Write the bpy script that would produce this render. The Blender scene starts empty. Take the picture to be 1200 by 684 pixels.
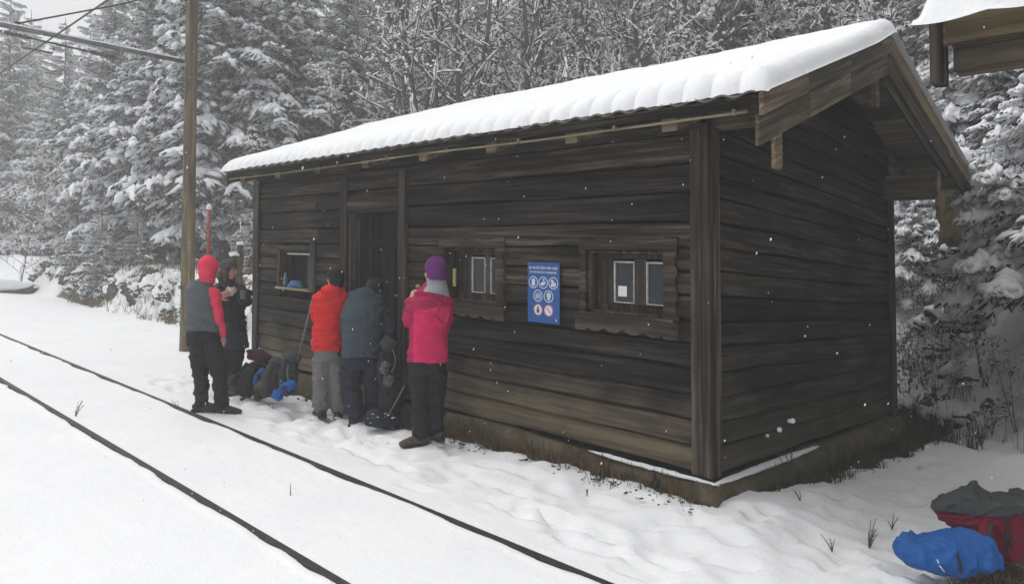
import bpy, math, random
import numpy as np
from mathutils import Vector, Matrix, noise as mnoise
random.seed(7); RNG = np.random.default_rng(7)
scene = bpy.context.scene
COL = scene.collection
# ------------------------------------------------------------------ camera
F = 812.0; PITCH = math.radians(1.9); YAW = math.radians(43.6); K = 0.077
cf = Vector((-math.sin(YAW)*math.cos(PITCH), math.cos(YAW)*math.cos(PITCH), math.sin(PITCH)))
cr = Vector((math.cos(YAW), math.sin(YAW), 0)); cu = cr.cross(cf)
CAM = Vector((2.2992, -4.3533, 1.0706))
cd = bpy.data.cameras.new('camera'); cam = bpy.data.objects.new('camera', cd); COL.objects.link(cam)
cam.matrix_world = Matrix(((cr.x, cu.x, -cf.x, CAM.x), (cr.y, cu.y, -cf.y, CAM.y), (cr.z, cu.z, -cf.z, CAM.z), (0, 0, 0, 1)))
cd.sensor_width = 36; cd.lens = 36*F/1200; cd.clip_start = 0.05; cd.clip_end = 600
scene.camera = cam
# ------------------------------------------------------------------ world and sun (overcast, snowing)
SUN_EL, SUN_AZ = math.radians(70), math.radians(250)
world = bpy.data.worlds.new("World"); scene.world = world; world.use_nodes = True
wn = world.node_tree.nodes; wl = world.node_tree.links
bg = wn['Background']; sky = wn.new('ShaderNodeTexSky'); sky.sky_type = 'NISHITA'; sky.sun_disc = False
sky.sun_elevation = SUN_EL; sky.sun_rotation = SUN_AZ; sky.dust_density = 6; sky.air_density = 1.2
hs = wn.new('ShaderNodeHueSaturation'); hs.inputs['Saturation'].default_value = 0.10
wl.new(sky.outputs[0], hs.inputs['Color']); wl.new(hs.outputs[0], bg.inputs['Color']); bg.inputs['Strength'].default_value = 0.15
sd = bpy.data.lights.new('sun', 'SUN'); sun = bpy.data.objects.new('sun', sd); COL.objects.link(sun)
sd.energy = 0.5; sd.angle = math.radians(70); sd.color = (1, 0.985, 0.96)
sdir = Vector((math.sin(SUN_AZ)*math.cos(SUN_EL), math.cos(SUN_AZ)*math.cos(SUN_EL), math.sin(SUN_EL)))
sun.rotation_euler = sdir.to_track_quat('Z', 'Y').to_euler()
vs = scene.view_settings; vs.view_transform = 'Standard'; vs.look = 'None'; vs.gamma = 1; vs.use_curve_mapping = False
vs.exposure = 0.2
scene.render.engine = 'CYCLES'; cy = scene.cycles
cy.use_denoising = True; cy.max_bounces = 6; cy.diffuse_bounces = 3; cy.volume_bounces = 2; cy.transparent_max_bounces = 8

# ------------------------------------------------------------------ helpers
def ray(px, py): return cf + cr*((px-600)/F) + cu*((342-py)/F)
def at(px, py, z): return CAM + ray(px, py)*z
def R(d): return math.radians(d)
def sm(t): t = np.clip(t, 0, 1); return t*t*(3-2*t)
def _hash(i, j, s):
    n = (i*374761393 + j*668265263 + s*1274126177) & 0xffffffff
    n = ((n ^ (n >> 13))*1274126177) & 0xffffffff
    return ((n ^ (n >> 16)) & 0xffff)/65535.0
def vnoise(x, y, s=0):
    x = np.asarray(x, float); y = np.asarray(y, float)
    xi = np.floor(x).astype(np.int64); yi = np.floor(y).astype(np.int64)
    fx = x-xi; fy = y-yi; fx = fx*fx*(3-2*fx); fy = fy*fy*(3-2*fy)
    a = _hash(xi, yi, s); b = _hash(xi+1, yi, s); c = _hash(xi, yi+1, s); d = _hash(xi+1, yi+1, s)
    return (a*(1-fx)+b*fx)*(1-fy)+(c*(1-fx)+d*fx)*fy
def fbm(x, y, s=0, o=4):
    r = 0; a = 0.5; t = 0
    for k in range(o):
        r = r+a*vnoise(np.asarray(x)*2**k, np.asarray(y)*2**k, s+k*17); t += a; a *= 0.5
    return r/t
def tag(o, label=None, cat=None, group=None, kind=None):
    if label: o['label'] = label
    if cat: o['category'] = cat
    if group: o['group'] = group
    if kind: o['kind'] = kind
    return o
def empty(name, loc, rz=0.0):
    o = bpy.data.objects.new(name, None); COL.objects.link(o); o.location = loc; o.rotation_euler = (0, 0, rz)
    o.empty_display_size = 0.1
    return o
def wm(o):   # world matrix of an unparented or once parented object, without depsgraph
    m = Matrix.Translation(o.location) @ o.rotation_euler.to_matrix().to_4x4()
    return wm(o.parent) @ m if o.parent else m
def link(name, me, mat, parent=None, loc=None, world=True, smooth=True):
    o = bpy.data.objects.new(name, me); COL.objects.link(o)
    for m in (mat if isinstance(mat, (list, tuple)) else [mat]):
        if m: me.materials.append(m)
    if parent:
        o.parent = parent
        if world: me.transform(wm(parent).inverted())
    if smooth:
        me.polygons.foreach_set('use_smooth', np.ones(len(me.polygons), bool))
    return o
def np_mesh(name, V, quads=None, tris=None, qm=None, tm=None, attrs=None):
    me = bpy.data.meshes.new(name); V = np.asarray(V, np.float32)
    nq = 0 if quads is None else len(quads); nt = 0 if tris is None else len(tris)
    me.vertices.add(len(V)); me.vertices.foreach_set('co', V.ravel())
    me.loops.add(nq*4+nt*3); me.polygons.add(nq+nt)
    li = []; st = []
    if nq: li.append(np.asarray(quads).ravel()); st.append(np.arange(nq)*4)
    if nt: li.append(np.asarray(tris).ravel()); st.append(nq*4+np.arange(nt)*3)
    me.loops.foreach_set('vertex_index', np.concatenate(li).astype(np.int32))
    me.polygons.foreach_set('loop_start', np.concatenate(st).astype(np.int32))
    if qm is not None or tm is not None:
        mi = np.concatenate([x for x in (qm if nq else None, tm if nt else None) if x is not None])
        me.polygons.foreach_set('material_index', mi.astype(np.int32))
    for k, v in (attrs or {}).items():
        a = me.attributes.new(k, 'FLOAT', 'POINT'); a.data.foreach_set('value', np.asarray(v, np.float32))
    me.update(calc_edges=True); me.validate()
    return me
def shear(p): return (p[0], p[1], p[2]-K*p[0])
class MB:
    """collects boxes, tubes, lofts -> one mesh; coordinates x, y, z; sh=True shears heights along the gradient"""
    def __init__(s, sh=False): s.v = []; s.f = []; s.t = []; s.sh = sh
    def add(s, vs, fs, tone=None):
        tone = random.random() if tone is None else tone
        n = len(s.v); s.v += [tuple(v) for v in vs]; s.f += [tuple(n+i for i in f) for f in fs]; s.t += [tone]*len(vs)
    def box(s, x0, x1, y0, y1, z0, z1, tone=None, bv=0.004):
        # a box with chamfered edges
        x0, x1 = min(x0, x1), max(x0, x1); y0, y1 = min(y0, y1), max(y0, y1); z0, z1 = min(z0, z1), max(z0, z1)
        b = min(bv, (x1-x0)/3, (y1-y0)/3, (z1-z0)/3)
        C3 = ((x0, x1), (y0, y1), (z0, z1)); vs = []; idx = {}
        for cx in (0, 1):
            for cy_ in (0, 1):
                for cz in (0, 1):
                    c = (cx, cy_, cz); p = [C3[i][c[i]] for i in range(3)]; inn = [p[i]+(b if c[i] == 0 else -b) for i in range(3)]
                    for a in range(3):
                        q = list(inn); q[a] = p[a]; idx[(c, a)] = len(vs); vs.append(q)
        fs = []
        for a in range(3):
            o1, o2 = [i for i in range(3) if i != a]
            for sd_ in (0, 1):
                cs = []
                for (u, w) in ((0, 0), (1, 0), (1, 1), (0, 1)):
                    c = [0, 0, 0]; c[a] = sd_; c[o1] = u; c[o2] = w; cs.append(idx[(tuple(c), a)])
                fs.append(cs if (sd_ == 1) == (a != 1) else cs[::-1])
            for u in (0, 1):
                for w in (0, 1):
                    c0 = [0, 0, 0]; c0[o1] = u; c0[o2] = w; c1 = list(c0); c1[a] = 1
                    fs.append([idx[(tuple(c0), o1)], idx[(tuple(c1), o1)], idx[(tuple(c1), o2)], idx[(tuple(c0), o2)]])
        for cx in (0, 1):
            for cy_ in (0, 1):
                for cz in (0, 1): fs.append([idx[((cx, cy_, cz), a)] for a in range(3)])
        s.add(vs, fs, tone)
    def prism(s, outline, axis, d0, d1, tone=None):
        """outline: list of 2D points in the other two axes; extruded along axis"""
        o = [i for i in range(3) if i != axis]; n = len(outline); vs = []
        for d in (d0, d1):
            for (a, b) in outline:
                p = [0, 0, 0]; p[axis] = d; p[o[0]] = a; p[o[1]] = b; vs.append(p)
        fs = [list(range(n))[::-1], list(range(n, 2*n))]+[[i, (i+1) % n, n+(i+1) % n, n+i] for i in range(n)]
        s.add(vs, fs, tone)
    def tube(s, pts, rad, n=8, cap=True, tone=None, side=None, rb=None):
        pts = [Vector(p) for p in pts]; m = len(pts)
        rad = rad if isinstance(rad, (list, tuple)) else [rad]*m; rb = rb or rad
        up = Vector(side) if side else None; vs = []
        for i, p in enumerate(pts):
            t = (pts[min(i+1, m-1)]-pts[max(i-1, 0)]).normalized()
            if up is None: up = Vector((0, 0, 1)) if abs(t.z) < .9 else Vector((1, 0, 0))
            a = (up-t*up.dot(t)); a = a.normalized() if a.length > 1e-4 else t.orthogonal().normalized()
            if not side: up = a
            b = t.cross(a)
            for k in range(n):
                q = 2*math.pi*k/n; vs.append(p+a*(math.cos(q)*rad[i])+b*(math.sin(q)*rb[i]))
        fs = [[i*n+k, i*n+(k+1) % n, (i+1)*n+(k+1) % n, (i+1)*n+k] for i in range(m-1) for k in range(n)]
        if cap: fs += [list(range(n))[::-1], [(m-1)*n+k for k in range(n)]]
        s.add(vs, fs, tone)
    def ball(s, c, r, n=10, m=7, tone=None, rot=None):
        r = r if isinstance(r, (list, tuple)) else (r, r, r); vs = []; fs = []
        for i in range(m+1):
            th = math.pi*i/m
            for k in range(n):
                ph = 2*math.pi*k/n; v = Vector((r[0]*math.sin(th)*math.cos(ph), r[1]*math.sin(th)*math.sin(ph), r[2]*math.cos(th)))
                if rot: v = rot @ v
                vs.append(Vector(c)+v)
        for i in range(m):
            for k in range(n): fs.append([i*n+k, (i+1)*n+k, (i+1)*n+(k+1) % n, i*n+(k+1) % n])
        s.add(vs, fs, tone)
    def mesh(s, name):
        V = [shear(p) for p in s.v] if s.sh else [tuple(p) for p in s.v]
        me = bpy.data.meshes.new(name); me.from_pydata(V, [], s.f); me.validate(); me.update()
        a = me.attributes.new('tone', 'FLOAT', 'POINT')
        if len(me.vertices) == len(s.t): a.data.foreach_set('value', np.asarray(s.t, np.float32))
        return me
    def build(s, name, mat, parent=None, smooth=False, world=True):
        return link(name, s.mesh(name), mat, parent, smooth=smooth, world=world)

# ------------------------------------------------------------------ materials
def newmat(name):
    m = bpy.data.materials.new(name); m.use_nodes = True; nt = m.node_tree
    return m, nt.nodes, nt.links, nt.nodes['Principled BSDF']
def ramp(n, l, src, stops):
    r = n.new('ShaderNodeValToRGB'); e = r.color_ramp.elements
    while len(e) < len(stops): e.new(0.5)
    for i, (p, c) in enumerate(stops): e[i].position = p; e[i].color = (*c, 1)
    l.new(src, r.inputs['Fac']); return r
def tex(n, l, kind, scale, vec=None, **kw):
    t = n.new('ShaderNodeTex'+kind); t.inputs['Scale'].default_value = scale
    for k, v in kw.items(): t.inputs[k].default_value = v
    if vec is not None: l.new(vec, t.inputs['Vector'])
    return t
def mapping(n, l, scale=(1, 1, 1), src='Object', rot=(0, 0, 0)):
    tc = n.new('ShaderNodeTexCoord'); m = n.new('ShaderNodeMapping'); m.inputs['Scale'].default_value = scale; m.inputs['Rotation'].default_value = rot
    l.new(tc.outputs[src], m.inputs['Vector']); return m.outputs[0]
def bump(n, l, h, strength, dist, bs, prev=None):
    b = n.new('ShaderNodeBump'); b.inputs['Strength'].default_value = strength; b.inputs['Distance'].default_value = dist
    l.new(h, b.inputs['Height'])
    if prev: l.new(prev, b.inputs['Normal'])
    l.new(b.outputs[0], bs.inputs['Normal']); return b.outputs[0]
def math_(n, l, op, a, b):
    m = n.new('ShaderNodeMath'); m.operation = op
    for i, x in enumerate((a, b)):
        if isinstance(x, (int, float)): m.inputs[i].default_value = x
        else: l.new(x, m.inputs[i])
    return m.outputs[0]
def mix(n, l, fac, a, b, bt='MIX'):
    m = n.new('ShaderNodeMix'); m.data_type = 'RGBA'; m.blend_type = bt
    for s_, x in ((0, fac), (6, a), (7, b)):
        if isinstance(x, (int, float)): m.inputs[s_].default_value = x
        elif isinstance(x, tuple): m.inputs[s_].default_value = (*x, 1)
        else: l.new(x, m.inputs[s_])
    return m.outputs[2]

def snow_mat(name='snow', fine=60):
    m, n, l, b = newmat(name)
    v = mapping(n, l); t = tex(n, l, 'Noise', 3.0, v, Detail=4)
    r = ramp(n, l, t.outputs[0], [(.3, (.84, .855, .875)), (.7, (.89, .895, .90))]); l.new(r.outputs[0], b.inputs['Base Color'])
    b.inputs['Roughness'].default_value = .75; b.inputs['Specular IOR Level'].default_value = .15
    t2 = tex(n, l, 'Noise', fine, v, Detail=3); p = bump(n, l, t2.outputs[0], .35, .01, b)
    t3 = tex(n, l, 'Noise', 7, v, Detail=3); bump(n, l, t3.outputs[0], .35, .03, b, p)
    return m
def wood_vec(n, l, scale, slope=0.0):
    tc = n.new('ShaderNodeNewGeometry'); sx = n.new('ShaderNodeSeparateXYZ'); l.new(tc.outputs['Position'], sx.inputs[0])
    w = math_(n, l, 'ADD', sx.outputs['Z'], math_(n, l, 'MULTIPLY', sx.outputs['X'], K))
    w = math_(n, l, 'SUBTRACT', w, math_(n, l, 'MULTIPLY', sx.outputs['Y'], slope))
    c = n.new('ShaderNodeCombineXYZ'); l.new(sx.outputs['X'], c.inputs[0]); l.new(sx.outputs['Y'], c.inputs[1]); l.new(w, c.inputs[2])
    m = n.new('ShaderNodeMapping'); m.inputs['Scale'].default_value = scale; l.new(c.outputs[0], m.inputs['Vector']); return m.outputs[0]
def wood_mat(name, axis, c0, c1, c2, green=None, slope=0.0, wet=.0, rough=.8, bumpd=.006, spec=.12):
    """weathered timber, grain along axis; colour varies board to board through the tone attribute"""
    m, n, l, b = newmat(name)
    sc = [22, 22, 22]; sc[axis] = 1.0; v = wood_vec(n, l, tuple(sc), slope)
    sc2 = [2.5, 2.5, 2.5]; sc2[axis] = .8; v2 = wood_vec(n, l, tuple(sc2), slope)
    at_ = n.new('ShaderNodeAttribute'); at_.attribute_name = 'tone'
    off = n.new('ShaderNodeVectorMath'); off.operation = 'ADD'; l.new(v, off.inputs[0])
    cmb = n.new('ShaderNodeCombineXYZ'); sc9 = math_(n, l, 'MULTIPLY', at_.outputs['Fac'], 37.0)
    for i in range(3): l.new(sc9, cmb.inputs[i])
    l.new(cmb.outputs[0], off.inputs[1])
    g = tex(n, l, 'Noise', 1.0, off.outputs[0], Detail=6, Roughness=.65, Distortion=.4)
    r = ramp(n, l, g.outputs[0], [(.33, c0), (.5, c1), (.66, c2)])
    p = tex(n, l, 'Noise', 1.0, v2, Detail=4, Roughness=.6)
    rp = ramp(n, l, p.outputs[0], [(.3, (.50, .50, .51)), (.5, (.9, .88, .86)), (.7, (1.45, 1.38, 1.28))])
    col = mix(n, l, 1.0, r.outputs[0], rp.outputs[0], 'MULTIPLY')
    rt = ramp(n, l, at_.outputs['Fac'], [(0, (.50, .50, .52)), (.5, (.92, .90, .88)), (1, (1.55, 1.45, 1.32))])
    col = mix(n, l, 1.0, col, rt.outputs[0], 'MULTIPLY')
    # knots and weather stains
    vo = tex(n, l, 'Voronoi', 1.0, wood_vec(n, l, tuple(4.2 if i != axis else 1.3 for i in range(3)), slope))
    rk = ramp(n, l, vo.outputs['Distance'], [(.0, (.25, .2, .18)), (.05, (.5, .45, .42)), (.075, (1.25, 1.2, 1.15)), (.12, (1, 1, 1))])
    col = mix(n, l, .8, col, rk.outputs[0], 'MULTIPLY')
    cr_ = tex(n, l, 'Noise', 1.0, wood_vec(n, l, tuple(60 if i != axis else .9 for i in range(3)), slope), Detail=2)
    rc = ramp(n, l, cr_.outputs[0], [(.30, (.25, .25, .25)), (.38, (1, 1, 1))]); col = mix(n, l, .85, col, rc.outputs[0], 'MULTIPLY')
    if green:
        # algae and wear on the boards nearest the ground: position along the sheared height
        tc = n.new('ShaderNodeNewGeometry'); sx = n.new('ShaderNodeSeparateXYZ'); l.new(tc.outputs['Position'], sx.inputs[0])
        h = math_(n, l, 'ADD', sx.outputs['Z'], math_(n, l, 'MULTIPLY', sx.outputs['X'], K))
        nn = tex(n, l, 'Noise', 2.2, mapping(n, l), Detail=4)
        h2 = math_(n, l, 'ADD', h, math_(n, l, 'MULTIPLY', nn.outputs[0], .9))
        rg = ramp(n, l, h2, [(.45, (1, 1, 1)), (1.35, (0, 0, 0))])
        gf = ramp(n, l, g.outputs[0], [(.3, (.25, .25, .25)), (.65, (1, 1, 1))]); gs = n.new('ShaderNodeSeparateColor'); l.new(gf.outputs[0], gs.inputs[0]); rt_f = gs.outputs[0]
        f_ = n.new('ShaderNodeSeparateColor'); l.new(rg.outputs[0], f_.inputs[0])
        fm = math_(n, l, 'MULTIPLY', math_(n, l, 'MULTIPLY', f_.outputs[0], .95), rt_f)
        col = mix(n, l, fm, col, green)
    l.new(col, b.inputs['Base Color']); b.inputs['Roughness'].default_value = rough; b.inputs['Specular IOR Level'].default_value = spec
    bump(n, l, g.outputs[0], .6, bumpd, b)
    return m
def plain(name, col, rough=.7, spec=.3, metal=0, nscale=8, var=.18, bscale=60, bd=.002, bs=.4):
    m, n, l, b = newmat(name); v = mapping(n, l)
    t = tex(n, l, 'Noise', nscale, v, Detail=4)
    lo = tuple(c*(1-var) for c in col); hi = tuple(min(1, c*(1+var)) for c in col)
    r = ramp(n, l, t.outputs[0], [(.3, lo), (.7, hi)]); l.new(r.outputs[0], b.inputs['Base Color'])
    b.inputs['Roughness'].default_value = rough; b.inputs['Specular IOR Level'].default_value = spec; b.inputs['Metallic'].default_value = metal
    t2 = tex(n, l, 'Noise', bscale, v, Detail=3); bump(n, l, t2.outputs[0], bs, bd, b)
    return m
def cloth(name, col, rough=.75): return plain(name, col, rough, .2, 0, 14, .12, 45, .004, .5)
M = {}
M['snow'] = snow_mat()
M['snowtree'] = plain('snow_on_branches', (.84, .85, .87), .8, .1, 0, 5, .04, 30, .01, .3)
M['front'] = wood_mat('dark_front_boards', 0, (.009, .0078, .0068), (.033, .0285, .0245), (.092, .080, .068), green=(.175, .142, .092))
M['gable'] = wood_mat('dark_gable_boards', 1, (.011, .010, .0088), (.030, .027, .0235), (.072, .065, .056), green=(.095, .084, .052))
M['post'] = wood_mat('dark_posts', 2, (.022, .018, .015), (.065, .055, .046), (.15, .13, .108))
M['trim'] = wood_mat('window_casing_wood', 0, (.014, .012, .0105), (.042, .036, .031), (.105, .092, .078))
M['barge'] = wood_mat('weathered_barge_boards', 1, (.045, .038, .028), (.12, .102, .078), (.22, .19, .145))
M['eaveb'] = wood_mat('olive_eave_board', 0, (.045, .036, .02), (.085, .07, .042), (.15, .125, .08))
M['barge'] = wood_mat('weathered_barge_boards', 1, (.045, .038, .028), (.12, .102, .078), (.22, .19, .145), slope=.417)
M['barge_far'] = wood_mat('weathered_rear_barge_boards', 1, (.045, .038, .028), (.12, .102, .078), (.22, .19, .145), slope=-.23)
M['soffit'] = wood_mat('roof_sheathing', 0, (.06, .048, .035), (.14, .115, .085), (.22, .185, .14))
M['pole'] = wood_mat('pole_wood', 2, (.075, .065, .04), (.16, .14, .09), (.25, .22, .15))
M['lath'] = wood_mat('pale_lath', 0, (.18, .16, .11), (.3, .27, .19), (.42, .38, .28))
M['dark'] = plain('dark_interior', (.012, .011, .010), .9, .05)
M['sheet'] = plain('roof_sheet', (.10, .095, .09), .7, .3, 0, 6, .4)
M['steel'] = plain('dark_rail_steel', (.042, .036, .034), .55, .5, .3, 20, .4, 80, .003)
M['galv'] = plain('grey_steel', (.16, .165, .165), .5, .5, .4, 12, .3)
M['wire'] = plain('dark_wire', (.05, .05, .052), .6, .3, .3)
M['ins'] = plain('insulator', (.07, .06, .06), .3, .6)
M['red_paint'] = plain('red_paint', (.30, .035, .04), .6, .3)
M['rock'] = plain('rock', (.085, .08, .068), .9, .1, 0, 6, .5, 14, .03, .8)
M['stone'] = plain('small_stones', (.09, .085, .075), .9, .1, 0, 20, .5)
M['needle'] = plain('spruce_needles', (.026, .034, .020), .85, .05, 0, 3, .45)
M['haze_frost'] = plain('hazed_frosted_needles', (.125, .132, .122), .85, .05, 0, 3, .5)  # frosted needles, with extra paleness painted in to stand for haze
M['bark'] = plain('bark', (.062, .052, .043), .9, .05, 0, 9, .4, 25, .02, .8)
M['twig'] = plain('bare_twigs', (.095, .078, .064), .9, .05, 0, 4, .3)
M['leaf'] = plain('withered_leaves', (.10, .065, .038), .85, .05, 0, 4, .4)
M['grass'] = plain('dead_grass', (.19, .145, .080), .85, .1, 0, 5, .45)
M['ggrass'] = plain('dull_green_grass', (.065, .070, .028), .85, .1, 0, 5, .4)
M['moss'] = plain('mossy_wood', (.085, .066, .036), .95, .05, 0, 9, .6, 18, .03, .9)
M['white'] = plain('white_paint', (.55, .55, .52), .6, .3, 0, 20, .25)
M['paper'] = plain('paper', (.8, .8, .76), .8, .1, 0, 20, .05)
M['ivory'] = plain('yellow_strip', (.5, .45, .22), .6, .2)
M['signblue'] = plain('sign_blue', (.012, .085, .30), .35, .4, 0, 4, .08)
M['signwhite'] = plain('sign_white', (.62, .66, .72), .5, .3, 0, 8, .04)
M['signred'] = plain('sign_red', (.5, .10, .11), .5, .3, 0, 8, .05)
M['signdark'] = plain('sign_dark', (.04, .03, .035), .5, .3)
M['skin'] = plain('skin', (.50, .29, .215), .55, .3, 0, 12, .1, 80, .001, .2)
M['eye'] = plain('eye', (.05, .04, .035), .2, .6)
M['lip'] = plain('lips', (.34, .13, .11), .5, .3)
M['hair'] = plain('brown_hair', (.065, .040, .026), .6, .3, 0, 30, .4, 90, .003, .8)
M['blackhair'] = plain('black_hair', (.012, .011, .012), .6, .3, 0, 30, .4, 90, .003, .8)
def glass():
    m, n, l, b = newmat('window_glass')
    b.inputs['Base Color'].default_value = (.018, .022, .026, 1); b.inputs['Roughness'].default_value = .12; b.inputs['Specular IOR Level'].default_value = .5
    t = tex(n, l, 'Noise', 5, mapping(n, l), Detail=2); bump(n, l, t.outputs[0], .15, .01, b); return m
M['glass'] = glass()
def concrete():
    m, n, l, b = newmat('mossy_concrete'); v = mapping(n, l)
    t = tex(n, l, 'Noise', 4, v, Detail=8, Roughness=.7)
    r = ramp(n, l, t.outputs[0], [(.25, (.040, .034, .02)), (.45, (.095, .078, .048)), (.6, (.14, .118, .078)), (.8, (.20, .175, .125))])
    l.new(r.outputs[0], b.inputs['Base Color']); b.inputs['Roughness'].default_value = .95; b.inputs['Specular IOR Level'].default_value = .1
    t2 = tex(n, l, 'Noise', 16, v, Detail=6); bump(n, l, t2.outputs[0], .9, .02, b); return m
M['concrete'] = concrete()
def ground_mat():
    m, n, l, b = newmat('snowy_ground'); v = mapping(n, l)
    a = n.new('ShaderNodeAttribute'); a.attribute_name = 'soil'
    t = tex(n, l, 'Noise', 14, v, Detail=6, Roughness=.7)
    s = math_(n, l, 'ADD', a.outputs['Fac'], math_(n, l, 'MULTIPLY', math_(n, l, 'SUBTRACT', t.outputs[0], .5), 1.5))
    rs = ramp(n, l, s, [(.46, (0, 0, 0)), (.56, (1, 1, 1))])
    t1 = tex(n, l, 'Noise', 1.3, v, Detail=5)
    sn = ramp(n, l, t1.outputs[0], [(.3, (.85, .86, .875)), (.7, (.895, .90, .905))])
    t2 = tex(n, l, 'Noise', 22, v, Detail=5, Roughness=.7)
    so = ramp(n, l, t2.outputs[0], [(.3, (.020, .016, .010)), (.5, (.060, .048, .028)), (.68, (.12, .096, .058)), (.8, (.2, .175, .12))])
    col = mix(n, l, rs.outputs[0], sn.outputs[0], so.outputs[0]); l.new(col, b.inputs['Base Color'])
    b.inputs['Roughness'].default_value = .8; b.inputs['Specular IOR Level'].default_value = .12
    t3 = tex(n, l, 'Noise', 70, v, Detail=3); p = bump(n, l, t3.outputs[0], .35, .01, b)
    t4 = tex(n, l, 'Noise', 6, v, Detail=4); bump(n, l, t4.outputs[0], .4, .035, b, p)
    return m
M['ground'] = ground_mat()

# ------------------------------------------------------------------ terrain
T0, T1 = -1.560, -2.522           # rail centre lines (t = y - .0172 x)
RS = .0172
def hill_base(x):
    return np.where(x > -.4, 5.6-1.0*(x+.4), 5.6)
def ground_w(x, y):
    x = np.asarray(x, float); y = np.asarray(y, float)
    w = -.22+0*x
    # left bank with a terrace above
    yb = 1.55+.35*np.clip(x+10, 0, 3)+.5*(fbm(x*.5, y*0, 3)-.5)
    lf = sm((-6.2-x)/1.6)
    bank = 1.22*sm((y-yb)/1.0)*sm((x+60)/25)
    terr = .03*np.clip(y-yb-1, 0, 40)+.22*np.clip(y-13, 0, 60)
    # hillside behind and right of the hut
    d = y-hill_base(x); hill = np.where(d > 0, np.minimum(d*.95, 1.9+.42*(d-2.0)), 0); hill = hill*sm(d/1.2)
    w = w+lf*(bank+terr)+(1-lf)*hill
    # rough ground
    rough = np.clip((d+.9)/1.6, 0, 1)*(1-lf)+lf*sm((y-yb+.3)/.8)*.45
    w = w+rough*(.55*(fbm(x*1.6, y*1.6, 5)-.5)+.34*(fbm(x*4, y*4, 6)-.5))
    w = w+.075*sm((x+3.2)/2.2)*sm((.9-x)/.5)*sm((y+.85)/.55)*sm((1.6-y)/1.0)
    w = w+.035*(fbm(x*.8, y*.8, 9)-.5)*sm((np.abs(y-.0172*x+2.04)-1.0)/1)+.02*(fbm(x*3, y*3, 8)-.5)*sm((np.abs(y-.0172*x+2.04)-.7)/.4)
    return w
def strip_mask(x, y):
    n1 = fbm(x*3, y*3, 21)
    front = (x < .12)*(x > -6.7)*sm((y+.36+.16*(n1-.5)*2-.13*sm((x+2.4)/1.6))/.07)*(y < .3)
    side = (y > .35)*(y < 5.2)*(x > -.3)*sm((.30+.10*(y-.5)*.6+.3*(n1-.5)-x)/.10)
    return np.maximum(front, side)
def ground_z(x, y): return float(ground_w(np.array([x]), np.array([y]))[0])-K*x
def axis(segs):
    out = []
    for a, b, n in segs: out.append(np.linspace(a, b, n, endpoint=False))
    return np.concatenate(out+[np.array([segs[-1][1]])])
gx = np.concatenate([-np.geomspace(150, 11, 70)[:-1], axis([(-11, -7.5, 45), (-7.5, 3.2, 220), (3.2, 6, 14)]), np.geomspace(6.5, 60, 14)])
gt = np.concatenate([-np.geomspace(60, 5, 18)[:-1], axis([(-5, -2.68, 26), (-2.68, -2.42, 34), (-2.42, -1.70, 14), (-1.70, -1.44, 34), (-1.44, .8, 60), (.8, 6.5, 100), (6.5, 14, 40)]), np.geomspace(14.5, 130, 34)])
X, T = np.meshgrid(gx, gt, indexing='ij'); Y = T+RS*X*(np.abs(X) < 200)
W = ground_w(X, Y)
trod = sm((X+7.5)/1)*sm((1.5-X)/1)*sm((Y+1.35)/.25)*sm((.1-Y)/.2)+.9*sm((X-.3)/.5)*sm((Y+.2)/.5)*sm((3.6-Y)/1)
W += np.clip(trod, 0, 1)*(.07*(fbm(X*3.3, Y*3.3, 31)-.5)-.030*sm((vnoise(X*4.6, Y*7.0, 33)-.62)/.12)+.02*(vnoise(X*11, Y*11, 35)-.5))
SM = strip_mask(X, Y); W -= SM*.02; W += SM*.05*(fbm(X*9, Y*9, 41)-.5)
for tc, sd_ in ((T0, 3), (T1, 11)):   # the channel each rail lies in; its near lip is scalloped by snow pushed over by wheels
    sc_ = fbm(X*1.9, X*0, sd_, 3); sc2 = np.abs(np.sin(X*4.3+6*fbm(X*.8, X*0, sd_+2, 2)))
    near = tc-.038+.036*(sc_-.5)*2+.016*(sc2-.5)
    far = tc+.026+.006*(fbm(X*6, X*0, sd_+5)-.5)
    g = sm((T-near)/.014)*sm((far-T)/.010)
    W = W-.085*g+.004*np.exp(-((T-tc)/.22)**2)*(1-g)
    W = W+.006*np.exp(-((T-near+.03)/.03)**2)
    rf = tc
rr_ = np.random.default_rng(5)
for k in range(150):   # boot prints
    if k < 95: cx, cy_, a = rr_.uniform(-6.6, .6), rr_.uniform(-1.35, -.48), rr_.normal(0, .35)+(math.pi if rr_.random() < .5 else 0)
    else: cx, cy_, a = rr_.uniform(.35, 1.5), rr_.uniform(-.6, 3.4), rr_.normal(1.6, .5)
    i0, i1 = np.searchsorted(gx, cx-.25), np.searchsorted(gx, cx+.25); xs_, ys_ = X[i0:i1], Y[i0:i1]
    u_ = (xs_-cx)*math.cos(a)+(ys_-cy_)*math.sin(a); v_ = -(xs_-cx)*math.sin(a)+(ys_-cy_)*math.cos(a)
    r2 = (u_/.15)**4+(v_/.055)**4; dp = rr_.uniform(.018, .038)
    W[i0:i1] += -dp*sm(1.35-r2)+.30*dp*np.exp(-((r2**.5-1.9)/.7)**2)*(r2 < 16)
V = np.stack([X, Y, W-K*X], -1).reshape(-1, 3)
nx, ny = X.shape; I = np.arange(nx*ny).reshape(nx, ny)
Q = np.stack([I[:-1, :-1], I[1:, :-1], I[1:, 1:], I[:-1, 1:]], -1).reshape(-1, 4)
d_ = Y-hill_base(X); lf_ = sm((-6.2-X)/1.6); yb_ = 1.55+.35*np.clip(X+10, 0, 3)
soil = SM*.95
soil = np.maximum(soil, (1-lf_)*sm((d_+.2)/1.0)*(.14+.46*sm((fbm(X*2.6, Y*2.6, 51)-.50)/.12)))
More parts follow.
